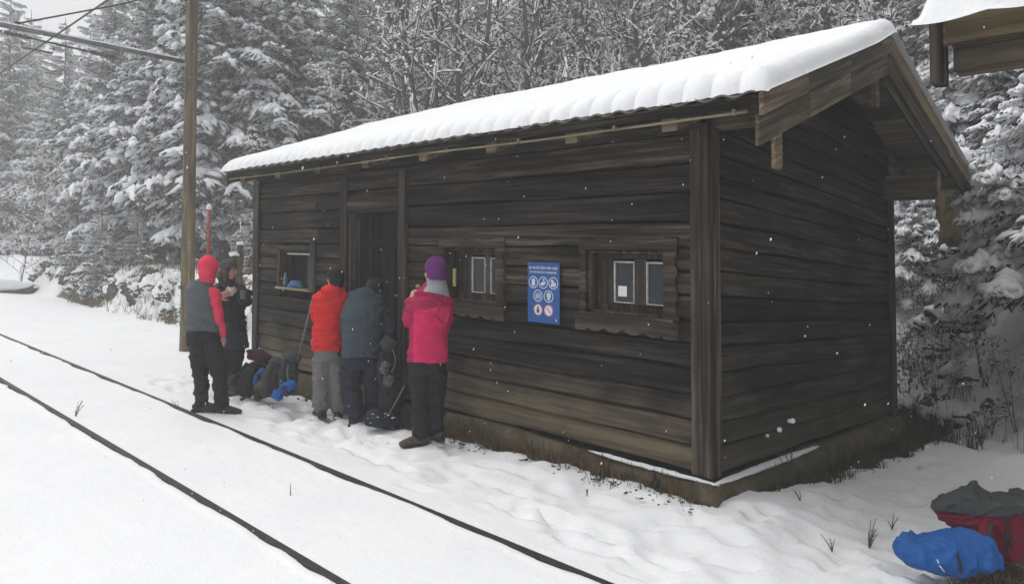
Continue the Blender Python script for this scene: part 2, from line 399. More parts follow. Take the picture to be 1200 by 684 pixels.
soil = np.maximum(soil, (1-lf_)*sm((d_-2)/3)*.47)
soil = np.maximum(soil, lf_*sm((Y-yb_+.05)/.25)*sm((yb_+1.05-Y)/.3)*(.22+.50*sm((fbm(X*1.1, Y*1.6, 52)-.38)/.2))*sm((X+27)/4)*sm((-9.0-X)/1.2))
soil = np.maximum(soil, lf_*sm((Y-12)/6)*.46)
soil = np.maximum(soil, sm((X-1.36)/.25)*sm((Y-.0)/.3)*sm((3.0-Y)/.8)*(.25+.6*fbm(X*2.2, Y*2.2, 53)))
soil = np.maximum(soil, .72*sm(1.1-np.hypot((X+.05)/.7, (Y-5.3)/.9)))
gm = np_mesh('snowy_ground', V, Q, attrs={'soil': soil.ravel()})
ground = link('snowy_ground', gm, M['ground']); tag(ground, kind='structure')

# ------------------------------------------------------------------ rails
def make_rail(tc, label):
    prof = [(-.023, .0), (.023, .0), (.026, -.006), (.026, -.028), (.010, -.040), (.008, -.095), (.045, -.108), (.045, -.118),
            (-.045, -.118), (-.045, -.108), (-.008, -.095), (-.010, -.040), (-.026, -.028), (-.026, -.006)]
    xs = np.concatenate([np.linspace(-110, -12, 50, endpoint=False), np.linspace(-12, 8, 120)])
    m = MB(True); n = len(prof); vs = []; 
    for x in xs:
        y0 = tc+RS*x; w0 = float(ground_w(np.array([x]), np.array([y0]))[0])
        for (a, h) in prof: vs.append((x, y0+a, -.212+h))
    k = len(xs); fs = [[i*n+j, (i+1)*n+j, (i+1)*n+(j+1) % n, i*n+(j+1) % n] for i in range(k-1) for j in range(n)]
    fs += [list(range(n)), [(k-1)*n+j for j in range(n)][::-1]]
    m.add(vs, fs); o = m.build('rail', M['steel']); tag(o, label, 'rail', 'rails of the snowed-in track'); return o
make_rail(T0, 'dark steel rail nearer to the hut, half buried in snow')
make_rail(T1, 'dark steel rail farther from the hut, nearest the viewer, half buried in snow')

# ------------------------------------------------------------------ the hut
hut = empty('log_hut', (0, 0, -.25)); tag(hut, 'long dark timber hut with snow covered roof standing beside the rails', 'hut')
L, D = 6.5, 4.15
RY, RW = 2.12, 3.51                     # ridge
def roof_w(y): return np.where(np.asarray(y) < RY, 2.43+(np.asarray(y)+.47)*.417, RW-(np.asarray(y)-RY)*.230)
def u_end(y): return 6.52+.24*np.clip((np.asarray(y)+.47), 0, 3)
def plank(m, plane, a0, a1, b0, b1, w0, w1, seed, prof=.0, off=0.0):
    """lapped board: runs from a0..a1 at its lower edge and b0..b1 at its upper edge; front plane: a = -x, gable plane: a = y"""
    if a1-a0 < .03: return
    nseg = max(2, int((a1-a0)/.22)+1); rows = [(0, .034), (.10, .040), (.55, .030), (.93, .014), (1.0, .002)]
    vs = []; r = random.Random(seed*7+1); bow = r.uniform(-.006, .006); out = r.uniform(-.004, .008)
    for i in range(nseg+1):
        t = i/nseg
        for (h, o) in rows:
            s0 = a0+(a1-a0)*t; s1 = b0+(b1-b0)*t; a = s0+(s1-s0)*h
            wob = .007*math.sin(a*1.9+seed*2.1)+.004*math.sin(a*5.3+seed)
            w = w0+(w1-w0)*h+(wob if h < .5 else wob*.6); y = o+out+bow*math.sin(a*1.1+seed)+.003*math.sin(a*7+seed*3+h*4)+off
            vs.append((-a, -y, w) if plane == 'front' else (y, a, w))
        s0 = a0+(a1-a0)*t
        vs.append((-(b0+(b1-b0)*t), .07, w1) if plane == 'front' else (-.07, b0+(b1-b0)*t, w1))
        vs.append((-s0, .07, w0) if plane == 'front' else (-.07, s0, w0))
    n = 7; fs = []
    for i in range(nseg):
        for k in range(n):
            q = [i*n+k, i*n+(k+1) % n, (i+1)*n+(k+1) % n, (i+1)*n+k]
            fs.append(q)
    fs += [list(range(n))[::-1], [nseg*n+k for k in range(n)]]
    m.add(vs, fs, r.random())
# openings in the front wall: (u0, u1, w0, w1)
OPEN = [(.31, .99, 1.04, 1.50), (1.99, 2.67, 1.03, 1.50), (5.11, 5.86, .98, 1.44), (3.38, 4.32, .02, 1.90)]
joints = [-.005, .17, .345, .515, .70, .87, 1.03, 1.20, 1.36, 1.53, 1.71, 1.92, 2.12, 2.33, 2.50]
fw = MB(True)
for i in range(len(joints)-1):
    w0, w1 = joints[i]+.006, joints[i+1]-.006; cuts = [(0.0, L)]
    for (a, b, c, d) in OPEN:
        if w1 > c+.03 and w0 < d-.03:
            nc = []
            for (p, q) in cuts:
                if b <= p or a >= q: nc.append((p, q)); continue
                if a > p: nc.append((p, a))
                if b < q: nc.append((b, q))
            cuts = nc
    # scarf joints between separate board lengths
    js = random.Random(i).choice([1.6, 2.9, 4.8, 5.0, 3.1])
    for (p, q) in cuts:
        if p+.4 < js < q-.4 and i % 2: plank(fw, 'front', p, js-.002, p, js-.002, w0, w1, i*3+1); plank(fw, 'front', js+.002, q, js+.002, q, w0, w1, i*3+2)
        else: plank(fw, 'front', p, q, p, q, w0, w1, i*3)
fw.build('front_wall', M['front'], hut)
gw = MB(True); gj = [-.005, .17, .34, .52, .68, .86, 1.03, 1.20, 1.38, 1.55, 1.72, 1.89, 2.04, 2.20, 2.37, 2.55, 2.73, 2.91, 3.09, 3.27, 3.42]
def span(w):   # where the gable is under the roof at height w
    w += .07
    lo = max(0, (w-2.43)/.4134-.47); hi = min(D, RY+(RW-w)/.222)
    return lo, max(lo+.01, hi)
for i in range(len(gj)-1):
    w0, w1 = gj[i]+.006, gj[i+1]-.006; a0, a1 = span(w0); b0, b1 = span(w1)
    if a1 > a0: plank(gw, 'gable', a0, a1, b0, b1, w0, w1, 50+i)
gw.build('gable_wall', M['gable'], hut)
bw = MB(True)   # far gable and rear wall, plain boarding seen only from the side
for i in range(len(gj)-1):
    w0, w1 = gj[i]+.006, gj[i+1]-.006; a0, a1 = span(w0)
    bw.box(-L-.0, -L+.07, a0+.05, a1-.05, w0, w1)
    if w1 < 2.85: bw.box(-L+.08, -.08, D-.07, D, w0, w1)
bw.build('rear_wall', M['gable'], hut)
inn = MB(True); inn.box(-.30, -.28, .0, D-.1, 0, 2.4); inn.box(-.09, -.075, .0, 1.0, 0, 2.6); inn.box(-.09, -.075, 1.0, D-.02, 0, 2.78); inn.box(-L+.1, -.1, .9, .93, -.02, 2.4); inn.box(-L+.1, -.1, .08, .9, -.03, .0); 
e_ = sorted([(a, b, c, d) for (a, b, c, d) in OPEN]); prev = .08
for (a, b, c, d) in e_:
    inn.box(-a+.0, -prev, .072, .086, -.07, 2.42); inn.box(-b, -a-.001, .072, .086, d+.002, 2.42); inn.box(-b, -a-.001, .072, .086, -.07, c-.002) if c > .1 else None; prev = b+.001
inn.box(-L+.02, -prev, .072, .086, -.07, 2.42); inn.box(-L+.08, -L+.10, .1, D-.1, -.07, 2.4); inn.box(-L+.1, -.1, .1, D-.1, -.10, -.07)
inn.build('light_leak_backing', M['dark'], hut)  # near-black backing panels added inside to stop light leaking between the boards
# corner posts
cp = MB(True); cp.box(-.095, -.012, -.066, -.040, -.02, 2.40, .55); cp.box(-.008, .052, -.066, .002, -.022, 2.38, .35); cp.box(.040, .056, .006, .085, -.02, 2.40, .75)
cp.build('corner_post', M['post'], hut)
cp = MB(True); cp.box(-L-.02, -L+.09, -.070, -.040, -.03, 2.35, .3); cp.box(-L-.05, -L-.022, -.07, .10, -.03, 2.35, .3); cp.build('corner_post', M['post'], hut)
cp = MB(True); cp.box(.042, .075, D-.11, D+.03, -.1, 2.62, .5); cp.box(-.08, .043, D-.02, D+.025, -.1, 2.62, .3); cp.build('corner_post', M['post'], hut)
# foundation: rough concrete plinth wider than the wall near the corner
fm = MB(True); us = np.linspace(-.13, L+.1, 80); vs = []
def fy(u): return -.075-.025*math.sin(u*1.7)-.02*random.Random(int(u*40)).random()-.05*max(0, 1-u/1.2)
for u in us:
    y = fy(u); top = -.045-.018*math.sin(u*2.3)-.01*random.random()
    vs += [(-u, .02, top+.01), (-u, y+.02, top), (-u, y-.002, top-.02), (-u, y-.02-.02*random.random(), -.17), (-u, y-.035-.02*random.random(), -.34), (-u, y-.03, -.6), (-u, .02, -.6)]
n = 7; k = len(us); fs = [[i*n+j, (i+1)*n+j, (i+1)*n+(j+1) % n, i*n+(j+1) % n] for i in range(k-1) for j in range(n)]
fs += [list(range(n)), [(k-1)*n+j for j in range(n)][::-1]]
fm.add(vs, fs); vs = []
ys = np.linspace(-.15, D+.1, 50)
for y in ys:
    x = .10+.02*math.sin(y*2.1)+.02*random.random(); top = -.045-.012*math.sin(y*3)
    vs += [(-.02, y, top+.008), (x-.02, y, top-.004), (x, y, top-.03), (x+.02+.02*random.random(), y, -.2), (x+.03, y, -.6), (-.02, y, -.6)]
n = 6; k = len(ys); fs = [[i*n+(j+1) % n, (i+1)*n+(j+1) % n, (i+1)*n+j, i*n+j] for i in range(k-1) for j in range(n)]
fs += [list(range(n))[::-1], [(k-1)*n+j for j in range(n)]]
fm.add(vs, fs); fm.build('foundation', M['concrete'], hut, smooth=True)
# snow lying on the plinth ledge round the near corner
sn = MB(True)
def ridge_snow(m, path, wid, hgt, taper=True, n=8):
    pts = []; ra = []; rb = []
    for i, p in enumerate(path):
        t = i/(len(path)-1); k = math.sin(math.pi*min(1, max(0, t)))**.4 if taper else 1
        k = max(k, .12); pts.append(p); ra.append(hgt*k*(.8+.4*random.random())); rb.append(wid*k*(.85+.3*random.random()))
    m.tube(pts, ra, n, rb=rb, side=(0, 0, 1))
ridge_snow(sn, [(-u, fy(u)+.028, -.035) for u in np.linspace(-.13, .95, 26)], .035, .016)
ridge_snow(sn, [(.095, y, -.035) for y in np.linspace(-.13, 1.75, 30)], .040, .018)
sn.build('ledge_snow', M['snow'], hut, smooth=True)

# door
dm = MB(True)
dm.box(-4.45, -4.325, -.075, -.035, .0, 2.28, .4); dm.build('door_post', M['post'], hut)
dm = MB(True); dm.box(-3.375, -3.26, -.075, -.035, .0, 2.28, .5); dm.build('door_post', M['post'], hut)
dm = MB(True); dm.box(-4.32, -3.38, -.065, -.03, 1.905, 2.04, .7); dm.box(-4.32, -3.38, -.050, .08, 1.88, 1.903, .4); dm.build('door_lintel', M['trim'], hut)
dm = MB(True); dm.box(-4.35, -3.35, -.12, .1, -.05, .015, .4); dm.build('door_sill', M['concrete'], hut)
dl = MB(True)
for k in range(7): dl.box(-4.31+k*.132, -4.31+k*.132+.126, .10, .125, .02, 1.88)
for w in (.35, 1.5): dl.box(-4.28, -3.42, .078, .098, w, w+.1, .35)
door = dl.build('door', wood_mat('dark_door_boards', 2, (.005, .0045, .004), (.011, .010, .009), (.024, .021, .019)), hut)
dh = MB(True); dh.tube([(-3.48, .09, 1.0), (-3.48, .045, 1.0), (-3.58, .045, 1.0)], .009, 8); dh.build('handle', M['galv'], door)
rv = MB(True)
for u in (4.315, 3.385): rv.box(-u-.012, -u+.012, -.03, .13, .0, 1.9)
rv.build('door_reveal', M['post'], hut)

# windows
def scallop(u0, u1, w_edge, amp, flat_end, flat, up, nl=4):
    """outline points along a carved edge from u0 to u1"""
    pts = []; n = 40
    for i in range(n+1):
        t = i/n; u = u0+(u1-u0)*t; e = min(t, 1-t)*(u1-u0)
        h = 0 if e < flat_end else amp*(.35+.65*abs(math.sin(math.pi*nl*(t-.5)+math.pi/2*(nl % 2 == 0)))) 
        pts.append((u, w_edge+(h if up else -h)*(1 if not flat else 1)))
    return pts
def window(u0, u1, w0, w1, kind, label):
    m = MB(True)
    win = None
    if kind == 'carved':
        ub0, ub1 = u0-.12, u1+.07
        # head board with carved top edge, side boards with wavy outer edge, apron with carved bottom edge
        top = [(-ub1, w1+.005), (-ub0, w1+.005)]+[(-u, w-.0) for u, w in [(u_, w_) for u_, w_ in scallop(ub0, ub1, w1+.100, .030, .09, 0, False)]]
        m.prism(top, 1, -.075, -.045, .6)
        sd = lambda s, uo, ui: [(-ui, w0-.05), (-ui, w1)]+[(-(uo+s*.020*abs(math.sin(math.pi*(w-w0)/.155))), w) for w in np.linspace(w1, w0-.05, 30)]
        m.prism(sd(1, u0-.118, u0-.005)[::-1], 1, -.068, -.040, .55)
        m.prism(sd(-1, u1+.075, u1+.005), 1, -.068, -.040, .5)
        win = m.build('window', M['trim'], hut); win['label'] = label
        m = MB(True)
        ap = [(-(u1+.14), w0-.045), (-(u0-.14), w0-.045)]+[(-u, w) for u, w in scallop(u0-.14, u1+.14, w0-.155, -.05, .10, 0, False)]
        ap = [(-(u1+.09), w0-.045), (-(u0-.13), w0-.045)]
        N = 44
        for i in range(N+1):
            t = i/N; u = (u0-.13)+(u1-u0+.22)*t; e = min(t, 1-t)*(u1-u0+.22)
            h = 0 if e < .11 else .045*(.25+.75*abs(math.sin(math.pi*4*(t-.12)/.76)))
            ap.append((-u, w0-.160+(.045-h if e >= .11 else 0)+(.0)))
        m.prism(ap, 1, -.095, -.068, .75)
        m.box(-(u1+.06), -(u0-.10), -.10, -.030, w0-.043, w0-.018, .8)
        m.build('window_apron', M['trim'], win)
    else:
        m.box(-u1-.05, -u0+.05, -.06, -.03, w1, w1+.06, .5); m.box(-u1-.06, -u1, -.055, -.03, w0, w1, .4); m.box(-u0, -u0+.11, -.065, -.03, w0-.02, w1+.12, .45)
        win = m.build('window', M['post'], hut); win['label'] = label
        m = MB(True); m.box(-u1-.05, -u0+.03, -.085, -.02, w0-.03, w0, .95); m.build('sill', M['lath'], win)
    m = MB(True)   # deep reveal
    m.box(-u1, -u1+.02, -.03, .20, w0, w1, .4); m.box(-u0-.02, -u0, -.03, .20, w0, w1, .4); m.box(-u1+.02, -u0-.02, -.03, .20, w1-.02, w1, .3); m.box(-u1+.02, -u0-.02, -.028, .20, w0-.02, w0+.003, .6)
    m.build('reveal', M['post'], win)
    return win
WL = ['carved window nearest the hut corner, with a paper notice in its pane', 'carved window between door and blue sign', 'small uncarved window left of the door with blue items on its sill']
for i, (u0, u1, w0, w1) in enumerate(OPEN[:3]):
    win = window(u0, u1, w0, w1, 'carved' if i < 2 else 'plain', WL[i])
    if i < 2:
        lay = [(.625, .81), (.345, .52)] if i == 0 else [(2.235, 2.41), (2.055, 2.165)]
        yy = .05
        cm = MB(True)  # dark outer sash frame
        cm.box(-u1+.02, -u0-.02, yy+.01, yy+.06, w0, w0+.055, .3); cm.box(-u1+.02, -u0-.02, yy+.01, yy+.06, w1-.055, w1-.02, .3)
        cm.box(-u1+.02, -(lay[0][1]), yy+.012, yy+.058, w0+.055, w1-.055, .2)
        cm.box(-lay[0][0], -lay[1][1], yy+.005, yy+.058, w0+.055, w1-.055, .5)
        cm.box(-lay[1][0], -u0-.015, yy+.012, yy+.058, w0+.055, w1-.055, .3)
        cm.build('sash_frame', M['post'], win)
        for (c0, c1) in lay:
            z0, z1 = w0+.065, w1-.075
            m = MB(True); t = .013
            m.box(-c1, -c1+t, yy-.005, yy+.03, z0, z1, .9); m.box(-c0-t*.6, -c0, yy-.003, yy+.03, z0, z1, .3)
            m.box(-c1+t, -c0-t*.6, yy-.004, yy+.03, z1-t, z1, .7); m.box(-c1+t, -c0-t*.6, yy-.004, yy+.03, z0, z0+t*.7, .3)
            cs = m.build('casement', M['white'], win)
            m = MB(True); m.box(-c1+t, -c0-t*.6, yy+.012, yy+.016, z0+t*.7, z1-t); m.build('pane', M['glass'], cs)
    else:
        m = MB(True); m.box(-u1+.02, -u0-.02, .15, .156, w0, w1); m.build('pane', M['glass'], win)
        m = MB(True); m.box(-5.17, -5.14, .02, .045, w0+.02, w1-.02, .9); m.box(-u1+.1, -u0-.05, .0, .02, w1-.05, w1-.03, .8); m.build('casement', M['white'], win)
nt_ = MB(True); nt_.box(-.775, -.695, .055, .058, 1.155, 1.235); o = nt_.build('paper_notice', M['paper']); tag(o, 'small white paper notice inside the carved window nearest the corner', 'notice')
yt = MB(True); yt.box(-2.645, -2.605, .02, .035, 1.14, 1.31); yt.box(-2.64, -2.61, .015, .02, 1.16, 1.29); o = yt.build('thermometer', M['ivory']); tag(o, 'narrow pale yellow strip in the left side of the middle window', 'thermometer')

# roof
rf = MB(True); nyy = 40; ys = np.concatenate([np.linspace(-.525, RY, 26), np.linspace(RY, 5.66, 26)[1:]])
us_all = np.linspace(0, 1, 300)
vs = []; 
for a in us_all:
    for y in ys:
        ue = float(u_end(y)); u = -.585+(ue+.585)*a
        vs.append((-u, y, float(roof_w(y))+.012*math.cos(2*math.pi*u/.185)-.006))
ntop = len(vs)
for a in us_all:
    for y in ys:
        ue = float(u_end(y)); u = -.585+(ue+.585)*a
        vs.append((-u, y, float(roof_w(y))+.012*math.cos(2*math.pi*u/.185)-.018))
ny_ = len(ys); na = len(us_all)
fs = []
for i in range(na-1):
    for j in range(ny_-1):
        q = [i*ny_+j, (i+1)*ny_+j, (i+1)*ny_+j+1, i*ny_+j+1]; fs.append(q[::-1]); fs.append([ntop+z for z in q])
for i in range(na-1):
    for j in (0, ny_-1): fs.append([i*ny_+j, (i+1)*ny_+j, ntop+(i+1)*ny_+j, ntop+i*ny_+j])
for j in range(ny_-1):
    for i in (0, na-1): fs.append([i*ny_+j, i*ny_+j+1, ntop+i*ny_+j+1, ntop+i*ny_+j])
rf.add(vs, fs); roof = rf.build('roof', M['sheet'], hut, smooth=True)
# sheathing boards, running along the roof
sh = MB(True)
def sheath(ya, yb, first):
    y = ya
    while y < yb-.02:
        y2 = min(y+.19+.04*random.random(), yb)
        ue = float(u_end((y+y2)/2))-.02
        o1 = float(roof_w(y))-.035; o2 = float(roof_w(y2-.004))-.035
        vs = [( .57, y, o1-.025), (.57, y2-.004, o2-.025), (.57, y2-.004, o2), (.57, y, o1), (-ue, y, o1-.025), (-ue, y2-.004, o2-.025), (-ue, y2-.004, o2), (-ue, y, o1)]
        sh.add(vs, [[0, 1, 2, 3], [4, 7, 6, 5], [0, 4, 5, 1], [3, 2, 6, 7], [0, 3, 7, 4], [1, 5, 6, 2]]); y = y2
sheath(-.44, RY, 0); sheath(RY, 5.6, 0); sh.build('sheathing', M['soffit'], roof)
rm = MB(True)
for i, u in enumerate((.06, .88, 1.72, 2.6, 3.5, 4.4, 5.3, 6.2)):
    r = MB(True)
    for (ya, yb) in ((-.40, RY), (RY, 5.5)):
        o1, o2 = float(roof_w(ya))-.062, float(roof_w(yb))-.062
        r.prism([(ya, o1), (yb, o2), (yb, o2-.13), (ya+.02 if ya < 0 else ya, o1-.13)][::-1], 0, -u-.055, -u+.055, .75)
    r.build('rafter', M['soffit'], roof)
# top plate beams and their ends under the verge
pb = MB(True); pb.box(-L-.3, .50, .02, .14, 2.36, 2.50, .5); pb.build('top_plate', M['soffit'], roof)
pb = MB(True); pb.box(-L, .0, -.07, -.0, 2.34, 2.44, .25); pb.build('wall_plate', M['front'], roof)
pe = MB(True); pe.box(.52, .548, -.155, -.045, 2.02, 2.36, .95); pe.build('beam_end', M['barge'], roof)
pe = MB(True); pe.box(.50, .548, 1.90, 1.99, 2.86, 3.22, .8); pe.build('beam_end', M['barge'], roof)
pe = MB(True); pe.box(.0, .54, 3.98, 4.12, 2.34, 2.60, .6); pe.build('top_plate', M['soffit'], roof)
pe = MB(True); pe.box(.545, .575, 3.85, 3.97, 2.20, 2.62, .6); pe.build('beam_end', M['barge'], roof)
# barge boards: an outer and a lower board on each slope
def barge(ya, yb, up_, lo_, x0, x1, seg, name='barge_board'):
    m = MB(True); y = ya
    while y < yb-.02:
        y2 = min(y+seg*(.85+.3*random.random()), yb)
        if yb-y2 < .2: y2 = yb
        a, b = float(roof_w(y+.001)), float(roof_w(y2-.001)); g = .0015
        m.prism([(y+g, a-up_), (y2-g, b-up_), (y2-g, b-lo_), (y+g, a-lo_)][::-1], 0, x0, x1); y = y2
    m.build(name, M['barge' if ya < RY-.1 else 'barge_far'], roof)
barge(-.47, RY-.0, .018, .155, .585, .612, .75); barge(-.47, RY, .150, .335, .560, .583, .9)
barge(RY, 5.6, .018, .165, .587, .614, 3); barge(RY, 5.45, .160, .33, .562, .585, 3); barge(RY+.05, 4.3, .335, .42, .535, .558, 3)
# far verge boards
m = MB(True)
for y in np.linspace(-.45, RY-.3, 6):
    y2 = y+.42; u1_, u2_ = float(u_end(y)), float(u_end(y2)); a, b = float(roof_w(y)), float(roof_w(y2))
    vs = [(-u1_-.005, y, a), (-u2_-.005, y2, b), (-u2_-.005, y2, b-.19), (-u1_-.005, y, a-.19)]; vs += [(v[0]+.03, v[1], v[2]) for v in vs]
    m.add(vs, [[0, 1, 2, 3], [7, 6, 5, 4], [0, 4, 5, 1], [1, 5, 6, 2], [2, 6, 7, 3], [3, 7, 4, 0]])
m.build('barge_board', M['barge'], roof)
# eave: dark edge beam and a pale lath under it
m = MB(True); m.box(-6.48, .58, -.465, -.435, 2.335, 2.385, .2); m.build('eave_board', M['front'], roof)
m = MB(True); xs_ = np.linspace(.50, -6.45, 30); m.tube([(x, -.44+.004*math.sin(x*3), 2.312+.006*math.sin(x*1.7)) for x in xs_], .010, 8); m.build('eave_lath', M['lath'], roof, smooth=True)
for u in (-.42, .45, 1.35, 2.2, 3.05, 3.9, 4.8, 5.7):
    m = MB(True); m.box(-u-.012, -u+.012, -.458, -.43, 2.30, 2.40, .3); m.build('lath_hanger', M['lath'], roof)
# snow on the roof
ug = np.linspace(0, 1, 620)
ygs = np.concatenate([np.linspace(-.56, -.36, 36, endpoint=False), np.linspace(-.36, RY+.4, 46, endpoint=False), np.linspace(RY+.4, 5.72, 40)])
A, YG = np.meshgrid(ug, ygs, indexing='ij'); A = np.where(A < .5, .5*(2*A)**1.25, 1-.5*(2*(1-A))**1.25)
UE = u_end(YG)+.03; U = -.655+(UE+.655)*A
lobe = np.abs(np.sin(math.pi*(U/.185+.5)))
edge = -.508+(.022+.055*vnoise(U*2.7, U*0, 78))*(1-lobe**.45)+.06*(fbm(U*1.3, U*0, 79)-.5)+.02*(fbm(U*2, U*0, 71)-.5)
dE = YG-edge; dN = U+.655-.030*fbm(YG*7, YG*0, 72); dF = UE-U; dB = 5.71-YG
TH = .118-.045*sm((YG-RY)/1.2)+.055*(fbm(U*.9, YG*.9, 73)-.5)+.020*(fbm(U*5, YG*5, 75)-.5)
rnd = lambda d, e: np.sqrt(np.clip(1-(1-np.clip(d/e, 0, 1))**2, 0, 1))
e1 = .15
TH = TH*rnd(dE, e1+.0*U)*rnd(dN, .10)*rnd(dF, .14)*rnd(dB, .12)
TH = TH+.016*(lobe-.6)*np.exp(-np.clip(dE, 0, 2)/.07)*(TH > .02)
ridge_s = -.030*np.exp(-((YG-RY)/.35)**2)
TOP = roof_w(YG)-ridge_s+np.maximum(TH, 0)+.002
TOP = TOP-.012*(1-rnd(dN, .04))-.008*(1-rnd(dE, .03))
Vt = np.stack([-U, YG, TOP+K*U], -1).reshape(-1, 3)
BOT = roof_w(YG)-ridge_s-.004-.0*U; BOT = np.minimum(BOT, TOP-.001)
Vb = np.stack([-U, YG, BOT+K*U], -1).reshape(-1, 3)
a_, b_ = U.shape; I = np.arange(a_*b_).reshape(a_, b_)
keep = (dE[:-1, :-1] > 0) | (dE[1:, :-1] > 0) | (dE[1:, 1:] > 0) | (dE[:-1, 1:] > 0)
Qt = np.stack([I[:-1, :-1], I[:-1, 1:], I[1:, 1:], I[1:, :-1]], -1)[keep]
Qb = Qt[:, ::-1]+a_*b_
me = np_mesh('roof_snow', np.concatenate([Vt, Vb]), np.concatenate([Qt, Qb])); link('snow_cover', me, M['snow'], roof)

# ------------------------------------------------------------------ blue information sign
SG = empty('information_sign', (-1.46, -.05, 1.0+.11)); tag(SG, 'blue rules sign with white round pictograms on the dark timber wall', 'sign')
m = MB(True); m.box(-1.604, -1.257, -.066, -.058, .895, 1.392); m.build('sign_panel', M['signblue'], SG)
def text_mesh(body, size, x, w, y, mat, parent, name='lettering', width=None):
    cu_ = bpy.data.curves.new('t', 'FONT'); cu_.body = body; cu_.size = size; cu_.extrude = .0006; cu_.align_x = 'CENTER'; cu_.resolution_u = 3; cu_.offset = size*.02
    to = bpy.data.objects.new('t', cu_); COL.objects.link(to)
    dg = bpy.context.evaluated_depsgraph_get(); me = bpy.data.meshes.new_from_object(to.evaluated_get(dg)); bpy.data.objects.remove(to)
    sx = 1.0
    if width:
        xs = [v.co.x for v in me.vertices]; sx = width/(max(xs)-min(xs))
    for v in me.vertices: v.co = Vector((x+v.co.x*sx, y-v.co.z, w+v.co.y-K*(x+v.co.x*sx)))
    link(name, me, mat, parent, smooth=False)
cx_ = -1.4305
text_mesh('SO SCHÜTZEN WIR UNS!', .03, cx_, 1.335, -.068, M['signwhite'], SG, width=.31)
text_mesh('SO WE PROTECT OURSELVES', .022, cx_, 1.302, -.068, M['signwhite'], SG, width=.29)
def disc(m, cx, cw, r0, r1, y, n=28, th=.001):
    vs = []
    for yy in (y, y-th):
        for k in range(n):
            a = 2*math.pi*k/n
            for r in ((r0, r1) if r0 > 0 else (r1,)): vs.append((cx+r*math.cos(a), yy, cw+r*math.sin(a)))
    if r0 > 0:
        fs = []
        for k in range(n):
            a, b = 2*k, 2*((k+1) % n); o = 2*n
            fs += [[a, a+1, b+1, b], [o+a, o+b, o+b+1, o+a+1], [a+1, o+a+1, o+b+1, b+1], [a, b, o+b, o+a]]
    else: fs = [list(range(n)), [n+k for k in range(n)][::-1]]+[[k, (k+1) % n, n+(k+1) % n, n+k] for k in range(n)]
    m.add(vs, fs, .5)
def bar(m, x0, w0, x1, w1, t, y):
    d = Vector((x1-x0, w1-w0)).normalized(); p = Vector((-d.y, d.x))*t/2
    m.prism([(x0+p.x, w0+p.y), (x1+p.x, w1+p.y), (x1-p.x, w1-p.y), (x0-p.x, w0-p.y)], 1, y-.001, y, .5)
yS = -.0665
for (cx, cw, kind) in ((-1.576, 1.225, 'cloth'), (-1.468, 1.225, 'hands'), (-1.360, 1.225, 'face'), (-1.524, 1.115, 'gap'), (-1.410, 1.115, 'head'), (-1.524, 1.000, 'stop'), (-1.410, 1.000, 'ban')):
    cx += .038;
    red = kind in ('stop', 'ban'); ring = M['signred'] if red else M['signwhite']; m = MB(True); r = .050
    disc(m, cx, cw, r-.007, r, yS); pg = m.build('pictogram', ring, SG); m = MB(True)
    if red: m2 = MB(True); disc(m2, cx, cw, 0, r-.0085, yS-.0002); m2.build('pictogram_field', M['signwhite'], pg)
    if kind == 'cloth': m.prism([(cx-.018, cw-.03), (cx+.018, cw-.03), (cx+.02, cw+.02), (cx+.008, cw+.032), (cx-.016, cw+.026)], 1, yS-.001, yS)
    elif kind == 'hands': m.prism([(cx-.03, cw-.018), (cx-.005, cw-.028), (cx+.022, cw-.01), (cx+.028, cw+.012), (cx+.010, cw+.004), (cx-.004, cw+.008), (cx-.026, cw-.002)], 1, yS-.001, yS); disc(m, cx+.006, cw+.022, 0, .010, yS, 14)
    elif kind == 'face': disc(m, cx-.010, cw+.014, 0, .015, yS, 16); m.prism([(cx-.03, cw-.03), (cx+.02, cw-.03), (cx+.03, cw-.005), (cx+.012, cw+.008), (cx-.022, cw-.004)], 1, yS-.001, yS)
    elif kind == 'gap':
        for dx in (-.02, 0, .02): disc(m, cx+dx, cw+.018, 0, .006, yS, 10); m.box(cx+dx-.006, cx+dx+.006, yS-.001, yS, cw-.016, cw+.01)
        m.box(cx-.028, cx+.028, yS-.001, yS, cw-.026, cw-.022)
    elif kind == 'head': disc(m, cx+.002, cw+.008, 0, .024, yS, 18); m.box(cx-.012, cx+.016, yS-.001, yS, cw-.032, cw-.008)
    elif kind == 'stop': m.box(cx-.012, cx+.012, yS-.002, yS-.0014, cw-.026, cw+.004); disc(m, cx, cw+.016, 0, .010, yS-.0014, 14); m.box(cx-.02, cx+.02, yS-.002, yS-.0014, cw-.008, cw-.002)
    else: bar(m, cx-.022, cw+.022, cx+.022, cw-.022, .007, yS-.0014)
    m.build('pictogram_symbol', M['signdark'] if kind == 'stop' else (M['signred'] if red else M['signwhite']), pg)
m = MB(True); bar(m, -1.297, .935, -1.287, .918, .010, yS); m.build('small_mark', M['signwhite'], SG)
# things on the left window sill
cb = MB(True); cb.tube([(-5.74, -.03, 1.0), (-5.74, -.03, 1.10), (-5.74, -.03, 1.13), (-5.74, -.03, 1.16)], [.026, .026, .012, .013], 12)
o = cb.build('drinking_bottle', plain('pale_blue_bottle', (.12, .26, .36), .3, .5), smooth=True); tag(o, 'pale blue bottle standing on the sill of the left window', 'bottle')
cb = MB(True); cb.tube([(-5.62, -.04, .99), (-5.52, -.045, 1.03), (-5.40, -.04, 1.035), (-5.32, -.04, .99)], [.03, .045, .04, .012], 10)
o = cb.build('folded_cloth', cloth('blue_cloth', (.07, .17, .36)), smooth=True); tag(o, 'crumpled light blue cloth lying on the left window sill', 'cloth')

